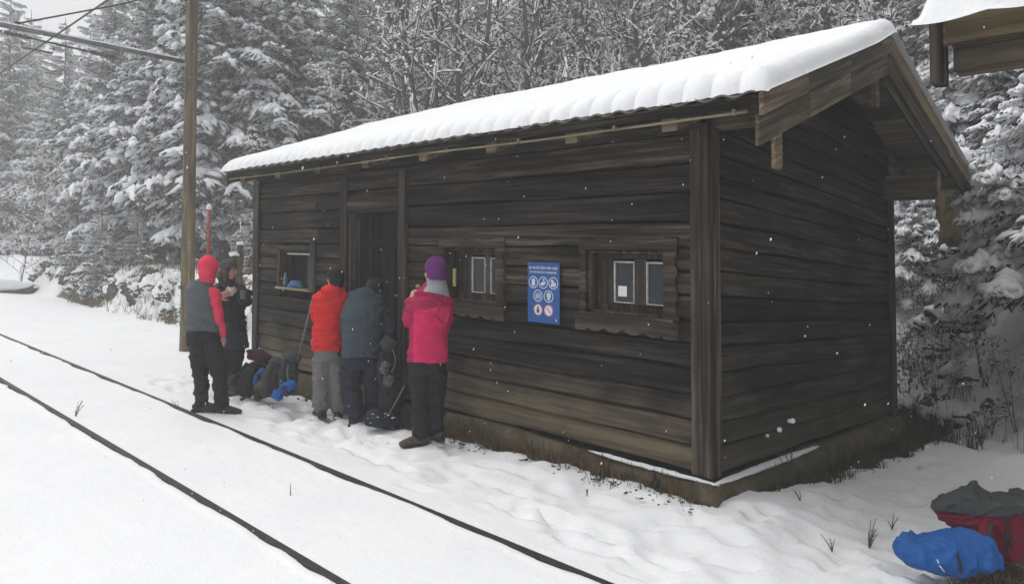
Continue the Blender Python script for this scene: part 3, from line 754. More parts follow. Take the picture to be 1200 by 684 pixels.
# ------------------------------------------------------------------ neighbouring shelter, its eave corner at the upper right
NB = empty('neighbour_shelter', (4.2, -.2, -.6)); tag(NB, 'snow covered wooden eave of a second timber building at the right edge', 'building')
def nroof(y): return 2.60+(y+.62)*.40
m = MB(True); m.box(1.56, 9, -.64, -.605, 2.455, 2.585, .6); m.build('eave_board', M['eaveb'], NB)
m = MB(True); m.box(1.575, 9, -.56, -.44, 2.345, 2.45, .35); m.box(1.575, 9, -.603, -.43, 2.452, 2.468, .1); m.build('eave_beam', M['soffit'], NB)
m = MB(True)
y = -.60
while y < 2.6:
    a, b = nroof(y)-.05, nroof(y+.2)-.05
    m.prism([(y, a-.025), (y+.195, b-.025), (y+.195, b), (y, a)], 0, 1.57, 9); y += .2
m.build('sheathing', M['soffit'], NB)
m = MB(True); m.box(1.485, 1.545, -.60, -.50, 2.29, 2.62, .3); m.build('gutter_bracket', M['post'], NB)
m = MB(True); m.prism([(-.62, nroof(-.62)-.15), (2.6, nroof(2.6)-.15), (2.6, nroof(2.6)), (-.62, nroof(-.62))], 0, 1.548, 1.568, .5); m.build('barge_board', M['barge'], NB)
for u in (2.6, 3.6, 4.6):
    m = MB(True); m.prism([(-.55, nroof(-.55)-.22), (2.5, nroof(2.5)-.22), (2.5, nroof(2.5)-.08), (-.55, nroof(-.55)-.08)], 0, u, u+.1); m.build('rafter', M['soffit'], NB)
m = MB(True)
for k in range(14): m.box(2.7+.0, 2.74, .0, 4, -.1+k*.18, .075+k*.18)
for k in range(14): m.box(2.7, 8.5, .0, .04, -.1+k*.18, .075+k*.18)
m.build('wall', M['gable'], NB)
xs = np.linspace(1.44, 9, 220); yv = np.concatenate([np.linspace(-.78, -.5, 24, endpoint=False), np.linspace(-.5, 2.6, 36)]); XX, YY = np.meshgrid(xs, yv, indexing='ij')
ed = -.70+.05*(fbm(XX*4, XX*0, 91)-.5)*2; lb = np.abs(np.sin(XX*9)); th = (.13+.05*(fbm(XX*2, YY*2, 92)-.5))*rnd(YY-ed, .09)*rnd(XX-1.44-.06*fbm(YY*9, YY*0, 93), .07)*rnd(9-XX, .1)
th = th+.035*(fbm(XX*9, YY*9, 97)-.5)*(th > .03); tp = nroof(YY)+.005+th-.02*(1-rnd(YY-ed, .06))*(.4+lb)
V1 = np.stack([XX, YY, tp-K*XX], -1).reshape(-1, 3); V2 = np.stack([XX, YY, np.minimum(nroof(YY)-.01, tp-.002)-K*XX], -1).reshape(-1, 3)
I = np.arange(220*60).reshape(220, 60); Qn = np.stack([I[:-1, :-1], I[1:, :-1], I[1:, 1:], I[:-1, 1:]], -1).reshape(-1, 4)
link('snow_cover', np_mesh('nb_snow', np.concatenate([V1, V2]), np.concatenate([Qn, Qn[:, ::-1]+220*60])), M['snow'], NB)

# ------------------------------------------------------------------ catenary pole, bracket and wires
PX, PY = -9.24, .14; gz = ground_z(PX, PY)
up = empty('utility_pole', (PX, PY, gz)); tag(up, 'tall round wooden pole beside the track carrying the overhead wire arm', 'pole')
m = MB(); pts = [(PX+.004*z, PY+.003*math.sin(z), gz-.4+z) for z in np.linspace(0, 9, 30)]
m.tube(pts, [.108-.0028*z+.002*math.sin(z*5) for z in np.linspace(0, 9, 30)], 18, tone=.6); m.build('pole_shaft', M['pole'], up, smooth=True)
za = float(at(212, 72, 11.2).z); arm_end = Vector((PX, PY-6.2, za-.02))
def on_ray_x(px, py, x):   # point of the pixel ray at plane x
    d = ray(px, py); t = (x-CAM.x)/d.x; return CAM+d*t
aL = on_ray_x(-30, 23, PX); aR = on_ray_x(214, 72, PX)
m = MB(); m.tube([aR, aL], .035, 10); m.build('arm', M['galv'], up, smooth=True)
m = MB(); ridge_snow(m, [aR.lerp(aL, t)+Vector((0, 0, .036)) for t in np.linspace(.02, 1, 50)], .036, .018, False, 6); m.build('arm_snow', M['snowtree'], up, smooth=True)
b0 = on_ray_x(137, 68, PX); b1 = on_ray_x(0, 37, PX); top = on_ray_x(140, 57, PX)
m = MB(); m.tube([top, b0], .022, 8); m.build('drop_bar', M['galv'], up)
m = MB(); m.tube([b0, b1], .014, 8); m.tube([b1, on_ray_x(-40, 30, PX)], .014, 8); m.build('steady_rod', M['wire'], up, smooth=True)
for t in (.10, .20, .84, .94):
    m = MB(); c = b0.lerp(b1, t); dd = (b1-b0).normalized()
    m.tube([c-dd*.09, c-dd*.05, c-dd*.03, c, c+dd*.03, c+dd*.05, c+dd*.09], [.016, .032, .02, .036, .02, .032, .016], 10); m.build('insulator', M['ins'], up, smooth=True)
m = MB(); p = [on_ray_x(25, 48, PX), on_ray_x(26, 56, PX), on_ray_x(62, 62, PX), on_ray_x(63, 56, PX)]; m.tube(p, .009, 6); m.build('clip_bar', M['wire'], up)
tie = MB(); q0 = on_ray_x(20, 28, PX); q1 = Vector((PX, PY, on_ray_x(223, -15, PX).z)); tie.tube([q0, q0.lerp(q1, .5)-Vector((0, 0, .03)), q1], .012, 6)
tie.build('tie_wire', M['wire'], up, smooth=True); m = MB(); m.ball(q0, .035, 10, 6); m.build('tie_anchor', M['wire'], up, smooth=True)
for i in range(3):
    m = MB(); m.box(PX-.05, PX-.0+.05, PY-.125, PY-.10, gz+1.0+i*1.3, gz+1.06+i*1.3, .5); m.build('step_bolt', M['galv'], up)
# contact wire runs parallel to the rails over the track
wpt = on_ray_x(62, 44, PX); wz = wpt.z; wy = wpt.y
m = MB(); m.tube([(x, wy+RS*(x-PX), wz-K*(x-PX)) for x in np.linspace(-60, 14, 40)], .011, 6)
o = m.build('contact_wire', M['wire'], smooth=True); tag(o, 'dark overhead contact wire running along the track, crossing the pole arm', 'wire')

# ------------------------------------------------------------------ trees
def tri_tube(pts, rad, n=4):
    pts = np.asarray(pts, float); m = len(pts); t = np.gradient(pts, axis=0); t /= np.linalg.norm(t, axis=1)[:, None]+1e-9
    ref = np.where(np.abs(t[:, 2:3]) < .8, np.array([[0, 0, 1.]]), np.array([[1., 0, 0]])); a = np.cross(t, ref); a /= np.linalg.norm(a, axis=1)[:, None]+1e-9; b = np.cross(t, a)
    ang = np.linspace(0, 2*np.pi, n, endpoint=False); r = np.asarray(rad)[:, None, None]
    V = pts[:, None]+r*(np.cos(ang)[None, :, None]*a[:, None]+np.sin(ang)[None, :, None]*b[:, None])
    I = np.arange(m*n).reshape(m, n); J = np.roll(I, -1, 1)
    Q = np.stack([I[:-1], J[:-1], J[1:], I[1:]], -1).reshape(-1, 4)
    return V.reshape(-1, 3), Q
class NP:
    def __init__(s): s.v = []; s.q = []; s.n = 0
    def add(s, V, Q): s.v.append(V); s.q.append(Q+s.n); s.n += len(V)
    def get(s): return np.concatenate(s.v), np.concatenate(s.q)
def snow_lump(p0, p1, w, h, rng, n=4):
    """ragged cushion lying along a twig from p0 to p1"""
    k = 5; t = np.linspace(0, 1, k); P = p0[None]+(p1-p0)[None]*t[:, None]; prof = np.array([.15, .85, 1, .8, .15])*(.75+.5*rng.random(k))
    d = p1-p0; d = d/(np.linalg.norm(d)+1e-9); s = np.cross(d, [0, 0, 1.]); s /= np.linalg.norm(s)+1e-9
    ang = np.array([0, .25, .5, .75, 1.0, 1.5])*np.pi
    V = P[:, None]+prof[:, None, None]*(np.cos(ang)[None, :, None]*s*w+np.maximum(np.sin(ang), -.25)[None, :, None]*np.array([0, 0, h]))
    V = V+rng.normal(0, .12*min(w, h), V.shape)
    m = len(ang); I = np.arange(k*m).reshape(k, m); J = np.roll(I, -1, 1)
    return V.reshape(-1, 3), np.stack([I[:-1], J[:-1], J[1:], I[1:]], -1).reshape(-1, 4)
def bough(seed, snowy=1.0, dens=1.0, fat=1.0):
    """unit-length spruce bough along +x, drooping; returns needle mesh and snow mesh"""
    rng = np.random.default_rng(seed); G = NP(); S = NP()
    n = 8; t = np.linspace(0, 1, n); droop = rng.uniform(.16, .3); side = rng.uniform(-.08, .08)
    sp = lambda u: np.array([u, side*u*u, -.05*u-droop*u**2+.10*max(0, u-.75)])
    pts = np.array([sp(u) for u in t]); G.add(*tri_tube(pts, .012*(1-t)+.003, 3))
    nt = int(19*dens)
    for i in range(nt):
        u = .10+.88*(i+rng.uniform(-.3, .3))/nt; u = min(max(u, .06), 1); p = sp(u)
        for s in (-1, 1):
            ln = (.34*(1-u)**.6+.07)*rng.uniform(.7, 1.25); an = rng.uniform(.75, 1.15)
            d = np.array([math.cos(an), s*math.sin(an), -rng.uniform(.15, .65)]); d /= np.linalg.norm(d); tip = p+d*ln+np.array([0, 0, -.12*ln])
            mid = (p+tip)/2+np.array([0, 0, .03*ln])
            # needle sprays: blades along the twig, crossed, with hanging side sprays
            ax = tip-p; sd = np.cross(ax, [0, 0, 1.]); sd /= np.linalg.norm(sd)+1e-9; wd = .022+.010*rng.random()
            for o in (sd*wd, np.array([0, 0, wd*1.1])):
                Vq = np.array([p-o*.4, p+o*.4, mid+o, mid-o, tip+o*.25, tip-o*.25]); G.add(Vq, np.array([[0, 1, 2, 3], [3, 2, 4, 5]]))
            for q in range(4):
                f = rng.uniform(.2, 1); b = p+(tip-p)*f; ss = rng.choice([-1, 1]); l2 = ln*.38*(1.1-f*.5)
                dd = ax/np.linalg.norm(ax)*.55+ss*sd*.6+np.array([0, 0, -rng.uniform(.2, .9)]); dd /= np.linalg.norm(dd); e = b+dd*l2; o = np.cross(dd, rng.normal(size=3)); o *= .014/(np.linalg.norm(o)+1e-9)
                G.add(np.array([b-o, b+o, e+o*.3, e-o*.3]), np.array([[0, 1, 2, 3]]))
            if rng.random() < .78*snowy:
                a = p+(tip-p)*rng.uniform(0, .3); b = p+(tip-p)*rng.uniform(.75, 1.08)
                S.add(*snow_lump(a+[0, 0, .012], b+[0, 0, .008], .030*fat*rng.uniform(.7, 1.5), .028*fat*rng.uniform(.6, 1.5), rng))
        if rng.random() < .8*snowy:
            S.add(*snow_lump(sp(max(0, u-.05))+[0, 0, .012], sp(min(1, u+.05))+[0, 0, .012], .040*fat*rng.uniform(.7, 1.5), .035*fat*rng.uniform(.6, 1.6), rng))
    return G.get(), (S.get() if S.n else None)
BOUGHS = {k: [bough(100+i+10*j, sw, 1.0, 1.4) for i in range(4)] for j, (k, sw) in enumerate((('heavy', 1.2), ('light', 1.0)))}
BOUGHS['cushion'] = [bough(300+i, 1.2, .8, 2.9) for i in range(4)]
def spruce_meshes(name, H, Rb, seed, kind='heavy', z0=.06, thin=1.0, nm='haze_frost'):
    rng = np.random.default_rng(seed); G = NP(); S = NP(); z = H*z0
    while z < H*.97:
        f = (z/H-z0)/(1-z0); ln = Rb*(1-f)**.85*(1 if f > .12 else .75+2*f)+.12; nb = max(3, int((4.2+2.6*(1-f))*thin))
        ph = rng.uniform(0, 6.28)
        for k in range(nb):
            a = ph+k*2*np.pi/nb+rng.normal(0, .25); L_ = ln*rng.uniform(.68, 1.18); (gv, gq), sn_ = BOUGHS[kind][rng.integers(4)]
            tilt = rng.uniform(-.1, .14)+.35*f; c, s = math.cos(a), math.sin(a); ct, st = math.cos(tilt), math.sin(tilt)
            Rm = np.array([[c, -s, 0], [s, c, 0], [0, 0, 1]]) @ np.array([[ct, 0, -st], [0, 1, 0], [st, 0, ct]]); wz_ = rng.uniform(.85, 1.25)
            off = np.array([0, 0, z+rng.normal(0, .08)])
            sc = np.array([L_, L_*wz_, L_]); G.add((gv*sc) @ Rm.T+off, gq)
            if sn_ is not None: S.add((sn_[0]*sc*np.array([1, 1, 1.1 if L_ > 1 else 1.4])) @ Rm.T+off, sn_[1])
        z += (.16+.17*(1-f))*(H/10)**.45/thin**.5
    tz = np.linspace(-.5, H, 14); tr = np.clip(H*.016*(1-tz/H), .012, 1)
    tv, tq = tri_tube(np.stack([.03*np.sin(tz*.7+seed), .03*np.cos(tz*.6), tz], -1), tr, 8)
    a, b = G.get(); c, d = S.get()
    res = [('trunk', np_mesh(name+'_trunk', tv, tq), 'bark', True), ('crown', np_mesh(name+'_crown', a, b), nm, False), ('snow_load', np_mesh(name+'_snow', c, d), 'snowtree', True)]
    for _, me, mt, smo in res:
        me.materials.append(M[mt])
        if smo: me.polygons.foreach_set('use_smooth', np.ones(len(me.polygons), bool))
    return res
def bush_meshes(name, H, seed, nstem=1, spread=.12, leaf=.5, twiggy=1.0, snow=1.0, rt=.02, bare=.15, bl=1.0):
    """bare or leaf-holding young broadleaf tree, every twig carrying snow"""
    rng = np.random.default_rng(seed); G = NP(); S = NP(); Lf = NP()
    def branch(p, d, ln, r, lev):
        n = 5 if lev < 2 else 4; P = [p]; dd = d.copy()
        for i in range(n-1):
            dd = dd+rng.normal(0, .10 if lev else .045, 3)+np.array([0, 0, .05 if lev else .02]); dd /= np.linalg.norm(dd); P.append(P[-1]+dd*ln/(n-1))
        P = np.array(P); G.add(*tri_tube(P, np.linspace(r, r*.35, n), 3 if lev else 6))
        if lev >= 1:
            for i in range(n-1):
                if rng.random() < (.40 if lev == 1 else .55)*snow:
                    w = .010+r*.9; S.add(*snow_lump(P[i]+[0, 0, r], P[i+1]+[0, 0, r*.8], w*rng.uniform(.7, 1.5)+.006, .014+.012*rng.random(), rng))
        if lev == 2 or (lev == 1 and rng.random() < .4):
            for q in range(rng.integers(1, 4)):
                c = P[rng.integers(1, n)]+rng.normal(0, .03, 3)
                if rng.random() < leaf:
                    o = rng.normal(0, .032, 3); o2 = rng.normal(0, .028, 3); Lf.add(np.array([c-o, c-o2, c+o, c+o2]), np.array([[0, 1, 2, 3]]))
                if rng.random() < .80*snow:
                    e = c+rng.normal(0, .032, 3)*[1, 1, .8]; S.add(*snow_lump(c+[0, 0, .012], e+[0, 0, .012], .026*rng.uniform(.6, 1.5), .026*rng.uniform(.6, 1.4), rng))
        if lev < 2:
            nb = int((21*H/5 if lev == 0 else 7)*twiggy)
            for k in range(nb):
                f = rng.uniform(bare if lev == 0 else .15, 1); x = f*(n-1); i = min(int(x), n-2); q = P[i]+(P[i+1]-P[i])*(x-i)
                a = rng.uniform(0, 6.28); t = (P[i+1]-P[i]); t /= np.linalg.norm(t); s = np.cross(t, [math.cos(a), math.sin(a), .3]); s /= np.linalg.norm(s)+1e-9
                u = t*rng.uniform(.35, .8)+s; u /= np.linalg.norm(u)
                branch(q, u, ln*(bl*.30*(1.15-f*.75) if lev == 0 else .42)*rng.uniform(.6, 1.2), r*(.40 if lev == 0 else .5), lev+1)
    for s in range(nstem):
        a = rng.uniform(0, 6.28); sp_ = spread*rng.uniform(.3, 1.3); d = np.array([math.cos(a)*sp_, math.sin(a)*sp_, 1.]); d /= np.linalg.norm(d)
        branch(np.array([math.cos(a)*.08*nstem/3, math.sin(a)*.08*nstem/3, -.3]), d, H*rng.uniform(.8, 1.05), rt, 0)
    res = []
    a, b = G.get(); res.append(('trunk', np_mesh(name+'_stems', a, b), 'twig', False))
    if Lf.n: a, b = Lf.get(); res.append(('crown', np_mesh(name+'_leaves', a, b), 'leaf', False))
    if S.n: a, b = S.get(); res.append(('snow_load', np_mesh(name+'_snow', a, b), 'snowtree', True))
    for _, me, mt, smo in res: me.materials.append(M[mt])
    return res
def plant(name, meshes, x, y, rz, sc, label, cat, group=None, dz=0, tilt=None):
    o = empty(name, (x, y, ground_z(x, y)+dz), rz)
    if tilt: o.rotation_euler = (tilt[0], tilt[1], rz)
    o.scale = (sc, sc, sc); tag(o, label, cat, group)
    for (nm, me, mt, smo) in meshes:
        c = bpy.data.objects.new(nm, me); COL.objects.link(c); c.parent = o
    return o
def px_xy(px, z):
    p = CAM + ray(px, 342)*z; return p.x, p.y
SPR = [spruce_meshes('spruce_a', 12, 2.7, 1, z0=.10), spruce_meshes('spruce_b', 12, 2.4, 2, 'light', z0=.1), spruce_meshes('spruce_c', 11, 2.4, 3, z0=.10), spruce_meshes('spruce_far', 13, 2.7, 4, 'light', thin=.8)]
YOUNG = [spruce_meshes('young_a', 2.2, .75, 11, 'heavy', .03, .75), spruce_meshes('young_b', 1.6, .6, 12, 'heavy', .03, .75)]
rnd_ = random.Random(5)
big = [(266, 20.5, 1.12, 0, 'large dark snow laden spruce directly right of the wooden pole, its boughs heavy with snow'),
       (186, 23.5, 1.15, 2, 'snow laden spruce directly left of the wooden pole with broad white boughs'),
       (335, 20.5, 1.0, 1, 'dark spruce behind the left end of the hut roof'),
       (128, 28, 1.0, 0, 'hazy spruce with thin white boughs, second to the left of the wooden pole'),
       (405, 21, .85, 1, 'spruce above the left third of the snowy roof')]
for (px, z, sc, k, lb) in big:
    x, y = px_xy(px, z); plant('spruce_tree', SPR[k], x, y, rnd_.uniform(0, 6.28), sc, lb, 'tree')
far = [(70, 32), (30, 40), (100, 42), (155, 36), (5, 34), (-30, 46), (55, 60), (215, 34), (250, 28), (300, 30), (290, 44), (355, 30), (380, 42), (430, 34), (200, 52), (120, 62), (460, 44), (330, 58), (0, 70), (35, 52), (-20, 60), (170, 70), (250, 60), (500, 40), (560, 38), (620, 36), (680, 34), (740, 33), (420, 56), (530, 54), (640, 50), (800, 32), (880, 31), (960, 30), (1040, 28), (1120, 26)]+[(430+i*21+(i*37 % 13), 24+(i*7 % 19)) for i in range(30)]
for i, (px, z) in enumerate(far):
    x, y = px_xy(px, z); plant('spruce_tree', SPR[(3, 1, 3, 0)[i % 4]], x, y, rnd_.uniform(0, 6.28), rnd_.uniform(.85, 1.25), 'distant snow dusted spruce fading into the mist of the forest behind', 'tree', 'distant spruces in the mist')
for (px, z, sc, k, lb) in [(118, 20.5, 1.05, 0, 'small young spruce covered in snow above the rocky bank'), (85, 23, .9, 1, 'small snowy spruce at the far left end of the bank'), (160, 21, .95, 1, 'little snowy spruce between the young spruce and the wooden pole'), (292, 15.5, .7, 0, 'little snowy spruce between wooden pole and hut wall')]:
    x, y = px_xy(px, z); plant('young_spruce', YOUNG[k], x, y, rnd_.uniform(0, 6.28), sc, lb, 'tree')
CUS = [spruce_meshes('cushion_a', 4.6, 1.5, 61, 'cushion', .18, .8, nm='needle'), spruce_meshes('cushion_b', 3.0, 1.3, 62, 'cushion', .05, .8, nm='needle')]
SPR += CUS
# near snow laden spruces on the right behind the hut
for (px, z, sc, k, dz, lb) in [(1010, 14.5, .75, 2, 0, 'dark spruce rising behind the peak of the gable'), (880, 17, .85, 0, 0, 'dark spruce above the right part of the snowy roof'), (1115, 12.5, .62, 0, -.6, 'dark snow laden spruce between hut gable and second building'),
                             (1185, 10.5, .5, 2, -.5, 'snow laden spruce under the eave of the second building'), (1222, 7.6, .72, 4, -.1, 'spruce with large snow cushions at the right edge of the picture'), (1168, 9.4, .60, 5, .0, 'small snow laden spruce on the right bank below the eave corner'), (1075, 10.2, .52, 5, .0, 'low snow cushioned spruce close behind the rear gable corner'), (1112, 11.2, .9, 5, .1, 'low snow cushioned spruce beside the mossy broken trunk'), (1150, 11.6, .95, 4, .0, 'snow cushioned spruce behind the mossy broken trunk'), (1200, 9.0, .55, 5, .0, 'low snow cushioned spruce on the bank at the right picture edge')]:
    x, y = px_xy(px, z); plant('spruce_tree', SPR[k], x, y, rnd_.uniform(0, 6.28), sc, lb, 'tree', dz=dz)
BUSH = [bush_meshes('sapling_a', 5.5, 21, 1, leaf=.5), bush_meshes('sapling_b', 4.6, 22, 2, .18, leaf=.7, twiggy=.8), bush_meshes('sapling_c', 6.2, 23, 1, leaf=.3, twiggy=1.0), bush_meshes('shrub_d', 3.4, 24, 3, .35, leaf=.75, twiggy=.9)]
TALL = [bush_meshes('tall_a', 13, 31, 1, .04, leaf=0, twiggy=.7, snow=.8, rt=.07, bare=.2, bl=.45), bush_meshes('tall_b', 12, 32, 1, .06, leaf=.1, twiggy=.8, snow=.8, rt=.05, bare=.15, bl=.5)]
cnt = 0
while cnt < 235:
    px = rnd_.uniform(395, 1085); z = rnd_.uniform(12.5, 25); x, y = px_xy(px, z)
    if y < 6.6: continue
    plant('snowy_sapling', BUSH[rnd_.choice([0, 0, 1, 1, 2, 3])], x, y, rnd_.uniform(0, 6.28), rnd_.uniform(.7, 1.25), 'thin leafless sapling with snow on all its twigs in the thicket above the roof', 'tree', 'saplings in the thicket behind the hut'); cnt += 1
for i in range(70):
    px = rnd_.uniform(440, 1075); z = rnd_.uniform(13.5, 30); x, y = px_xy(px, z)
    plant('bare_tree', TALL[i % 2], x, y, rnd_.uniform(0, 6.28), rnd_.uniform(.8, 1.15), 'tall slender bare tree with a dark trunk in the forest above the roof', 'tree', 'slender bare trees behind the hut')
for (px, z, sc, k, lb) in [(60, 27, 1.1, 1, 'wide bare shrub with snowy branches at the far left of the forest edge'), (20, 24, 1.0, 0, 'bare snowy sapling leaning at the left picture edge'), (345, 15.5, .8, 1, 'bare snowy sapling just behind the left roof corner'), (395, 17, 1.0, 2, 'snowy sapling beside the spruce above the left part of the roof'), (320, 23, 1.3, 0, 'taller bare sapling between the spruces left of the roof')]:
    x, y = px_xy(px, z); plant('snowy_sapling', BUSH[k], x, y, rnd_.uniform(0, 6.28), sc, lb, 'tree')
for i, (px, z, sc) in enumerate([(1075, 9.6, .28), (1105, 9.0, .32), (1150, 8.2, .30), (1190, 7.4, .3), (1085, 11.5, .45), (1140, 11, .45), (1060, 12.5, .6), (1180, 12, .5)]):
    x, y = px_xy(px, z); plant('snowy_shrub', BUSH[3 if i % 2 else 1], x, y, rnd_.uniform(0, 6.28), sc, 'low snowy shrub growing on the bank right of the hut', 'shrub', 'shrubs on the right bank')

# ------------------------------------------------------------------ people
TMP = bpy.data.scenes.new('workshop')
def solid(name, mb, voxel, mat, parent, smooth=3, wr=0.0, wsc=(8, 8, 8), seed=0):
    """several closed lofts fused into one continuous skin"""
    me = mb.mesh(name); o = bpy.data.objects.new(name, me); COL.objects.link(o)
    r = o.modifiers.new('r', 'REMESH'); r.mode = 'VOXEL'; r.voxel_size = voxel; r.use_smooth_shade = True
    if smooth: s_ = o.modifiers.new('s', 'SMOOTH'); s_.iterations = smooth; s_.factor = .5
    COL.objects.unlink(o); TMP.collection.objects.link(o); 
    with bpy.context.temp_override(scene=TMP, view_layer=TMP.view_layers[0]):
        dg = bpy.context.evaluated_depsgraph_get(); e = bpy.data.meshes.new_from_object(o.evaluated_get(dg))
    bpy.data.objects.remove(o); bpy.data.meshes.remove(me)
    if wr:
        nv = len(e.vertices); co = np.empty(nv*3, np.float32); no = np.empty(nv*3, np.float32); e.vertices.foreach_get('co', co); e.vertices.foreach_get('normal', no)
        c = co.reshape(-1, 3).astype(float); no = no.reshape(-1, 3); a = seed*.37
        q1 = c[:, 0]*.8+c[:, 1]*.9; w1_ = fbm(q1*wsc[0]*.5+a, c[:, 2]*wsc[2]*.5, 3, 3)
        f1 = 1-np.abs(2*fbm(q1*wsc[0]+3*w1_+a, c[:, 2]*wsc[2]*1.3+2*w1_, 5, 2)-1)*2.2      # long soft folds
        f2 = 1-np.abs(2*fbm(q1*wsc[0]*2.6+c[:, 2]*7+a, c[:, 2]*wsc[2]*2.6-q1*6, 9, 2)-1)*2.2   # short sharp creases
        d = np.maximum(wr*(1.15*(f1-.50)+.55*(f2-.50)), -.45*wr)+.10*wr
        e.vertices.foreach_set('co', (c+no*d[:, None]).astype(np.float32).ravel())
    e.name = name
    return link(name, e, mat, parent, world=False) if parent else link(name, e, mat)
def lerp(a, b, t): return a+(b-a)*t
class Fig:
    """a figure laid out in a frame whose x runs right, y away from the viewer, z up, feet at the origin"""
    def __init__(s, fx, fy, ez, dz=0):
        s.fx, s.fy = fx, fy; p = CAM+ray(fx, fy)*ez; s.z = ez; s.s = ez/F
        s.loc = Vector((p.x, p.y, p.z)); d = ray(fx, 342); s.rz = math.atan2(d.y, d.x)-math.pi/2
    def P(s, px, py, d=0.0): k = (s.z+d)/s.z; return Vector(((px-s.fx)*s.s*k+ (s.fx-600)/F*d*0, d, (s.fy-py)*s.s))
    def W(s, w): return w*s.s
def limb(m, pts, rad, n=14, rb=None, side=None):
    # round ends and denser rings
    P = [Vector(p) for p in pts]; Q = []; Rr = []; R2 = []
    rb = rb or rad
    k = 5
    for i in range(len(P)-1):
        for j in range(k): t = j/k; Q.append(P[i].lerp(P[i+1], t)); Rr.append(lerp(rad[i], rad[i+1], t)); R2.append(lerp(rb[i], rb[i+1], t))
    Q.append(P[-1]); Rr.append(rad[-1]); R2.append(rb[-1])
    # soften the bends
    for _ in range(3): Q = [Q[0]]+[(Q[i-1]+Q[i]*2+Q[i+1])/4 for i in range(1, len(Q)-1)]+[Q[-1]]
    m.tube(Q, Rr, n, rb=R2, side=side)
    for e, r, r2 in ((Q[0], Rr[0], R2[0]), (Q[-1], Rr[-1], R2[-1])): m.ball(e, (min(r, r2)*.97,)*3, 12, 8)
def head(m, c, yaw, pitch=0, k=1.0):
    """head centred on c (middle of the skull); yaw 0 = facing +x, pi/2 = facing away"""
    Rz = Matrix.Rotation(yaw, 3, 'Z') @ Matrix.Rotation(-pitch, 3, 'Y')
    T = lambda x, y, z: Vector(c)+Rz @ Vector((x*k, y*k, z*k))
    m.ball(T(-.008, 0, .018), (.094*k, .074*k, .092*k), 20, 14, rot=Rz)
    m.ball(T(.022, 0, -.045), (.066*k, .058*k, .070*k), 18, 12, rot=Rz)
    m.ball(T(.056, 0, -.088), (.028*k, .030*k, .022*k), 12, 8, rot=Rz)     # chin
    m.tube([T(.082, 0, .010), T(.096, 0, -.014), T(.106, 0, -.034), T(.088, 0, -.044)], [.008*k, .011*k, .015*k, .010*k], 10)  # nose
    m.ball(T(.078, 0, .026), (.016*k, .050*k, .010*k), 12, 6, rot=Rz)      # brow
    m.ball(T(.079, 0, -.064), (.014*k, .024*k, .010*k), 12, 6, rot=Rz)     # mouth
    for s in (-1, 1):
        m.ball(T(.064, s*.036, -.025), (.022*k, .020*k, .020*k), 10, 6, rot=Rz)
        m.ball(T(-.004, s*.076, -.010), (.018*k, .009*k, .030*k), 10, 8, rot=Rz)
    return T
def face_bits(T, yaw, root, k=1.0):
    for s in (-1, 1):
        m = MB(); m.ball(T(.080, s*.031, .006), (.009*k,)*3, 10, 8); m.build('eye', M['eye'], root, True, world=False)
        m = MB(); m.tube([T(.088, s*.014, .026), T(.089, s*.032, .031), T(.078, s*.052, .025)], .0035*k, 6); m.build('eyebrow', M['hair'], root, True, world=False)
    m = MB(); m.tube([T(.086, -.020, -.064), T(.094, 0, -.062), T(.086, .020, -.064)], [.003, .0055, .003], 8); m.build('lips', M['lip'], root, True, world=False)
def hand(m, wrist, d, nrm, curl=.5, s=1.0, right=1, thick=1.0):
    """palm, four fingers and a thumb; d points along the fingers, nrm out of the back of the hand"""
    d = Vector(d).normalized(); nrm = Vector(nrm); nrm = (nrm-d*nrm.dot(d)).normalized(); sd = d.cross(nrm)*right
    w = Vector(wrist); p1 = w+d*.085*s
    m.tube([w-d*.02, w+d*.01, w+d*.05*s, p1], [.026*s, .028*s, .040*s, .038*s], 12, side=sd, rb=[.020*s, .017*s, .016*s, .013*s])
    for i, (o, ln) in enumerate(((-.028, .070), (-.0095, .079), (.0095, .074), (.027, .058))):
        q = p1+sd*(-o)*s-d*.006; a = 0; L_ = ln*s; pts = [q-d*.015]; dirv = d.copy()
        for j, f in enumerate((.0, .45, .3, .25)):
            if j: a += curl*(.9 if j > 1 else .75)
            dirv = d*math.cos(a)-nrm*math.sin(a); q = q+dirv*L_*f if j else q; pts.append(q)
        m.tube(pts, [.0095*s*thick, .0095*s*thick, .0088*s*thick, .0082*s*thick, .0070*s*thick], 8); m.ball(pts[-1], .0072*s*thick, 8, 6)
    b = w+d*.02*s+sd*.030*s; t = (sd*.75+d*.6-nrm*curl*.35).normalized(); c1 = b+t*.035*s; c2 = c1+(d*.8+sd*.2-nrm*curl*.5).normalized()*.028*s
    m.tube([w+d*.01+sd*.012, b, c1, c2], [.014*s, .013*s*thick, .0105*s*thick, .0085*s*thick], 8); m.ball(c2, .0085*s*thick, 8, 6)
def boot(m, ank, yaw, ln=.235, pitch=0):
    d = Vector((math.cos(yaw), math.sin(yaw), pitch)); a = Vector(ank); b = Vector((a.x, a.y, a.z)); up_ = Vector((0, 0, 1))
    m.tube([b+up_*.10, b+up_*.02], [.052, .058], 12)
    m.tube([b-d*.075-up_*.035, b-d*.03-up_*.02, b+d*.05-up_*.022, b+d*(ln-.10)-up_*.04, b+d*(ln-.045)-up_*.048], [.032, .050, .046, .036, .022], 12, side=(0, 0, 1), rb=[.036, .044, .046, .046, .032])
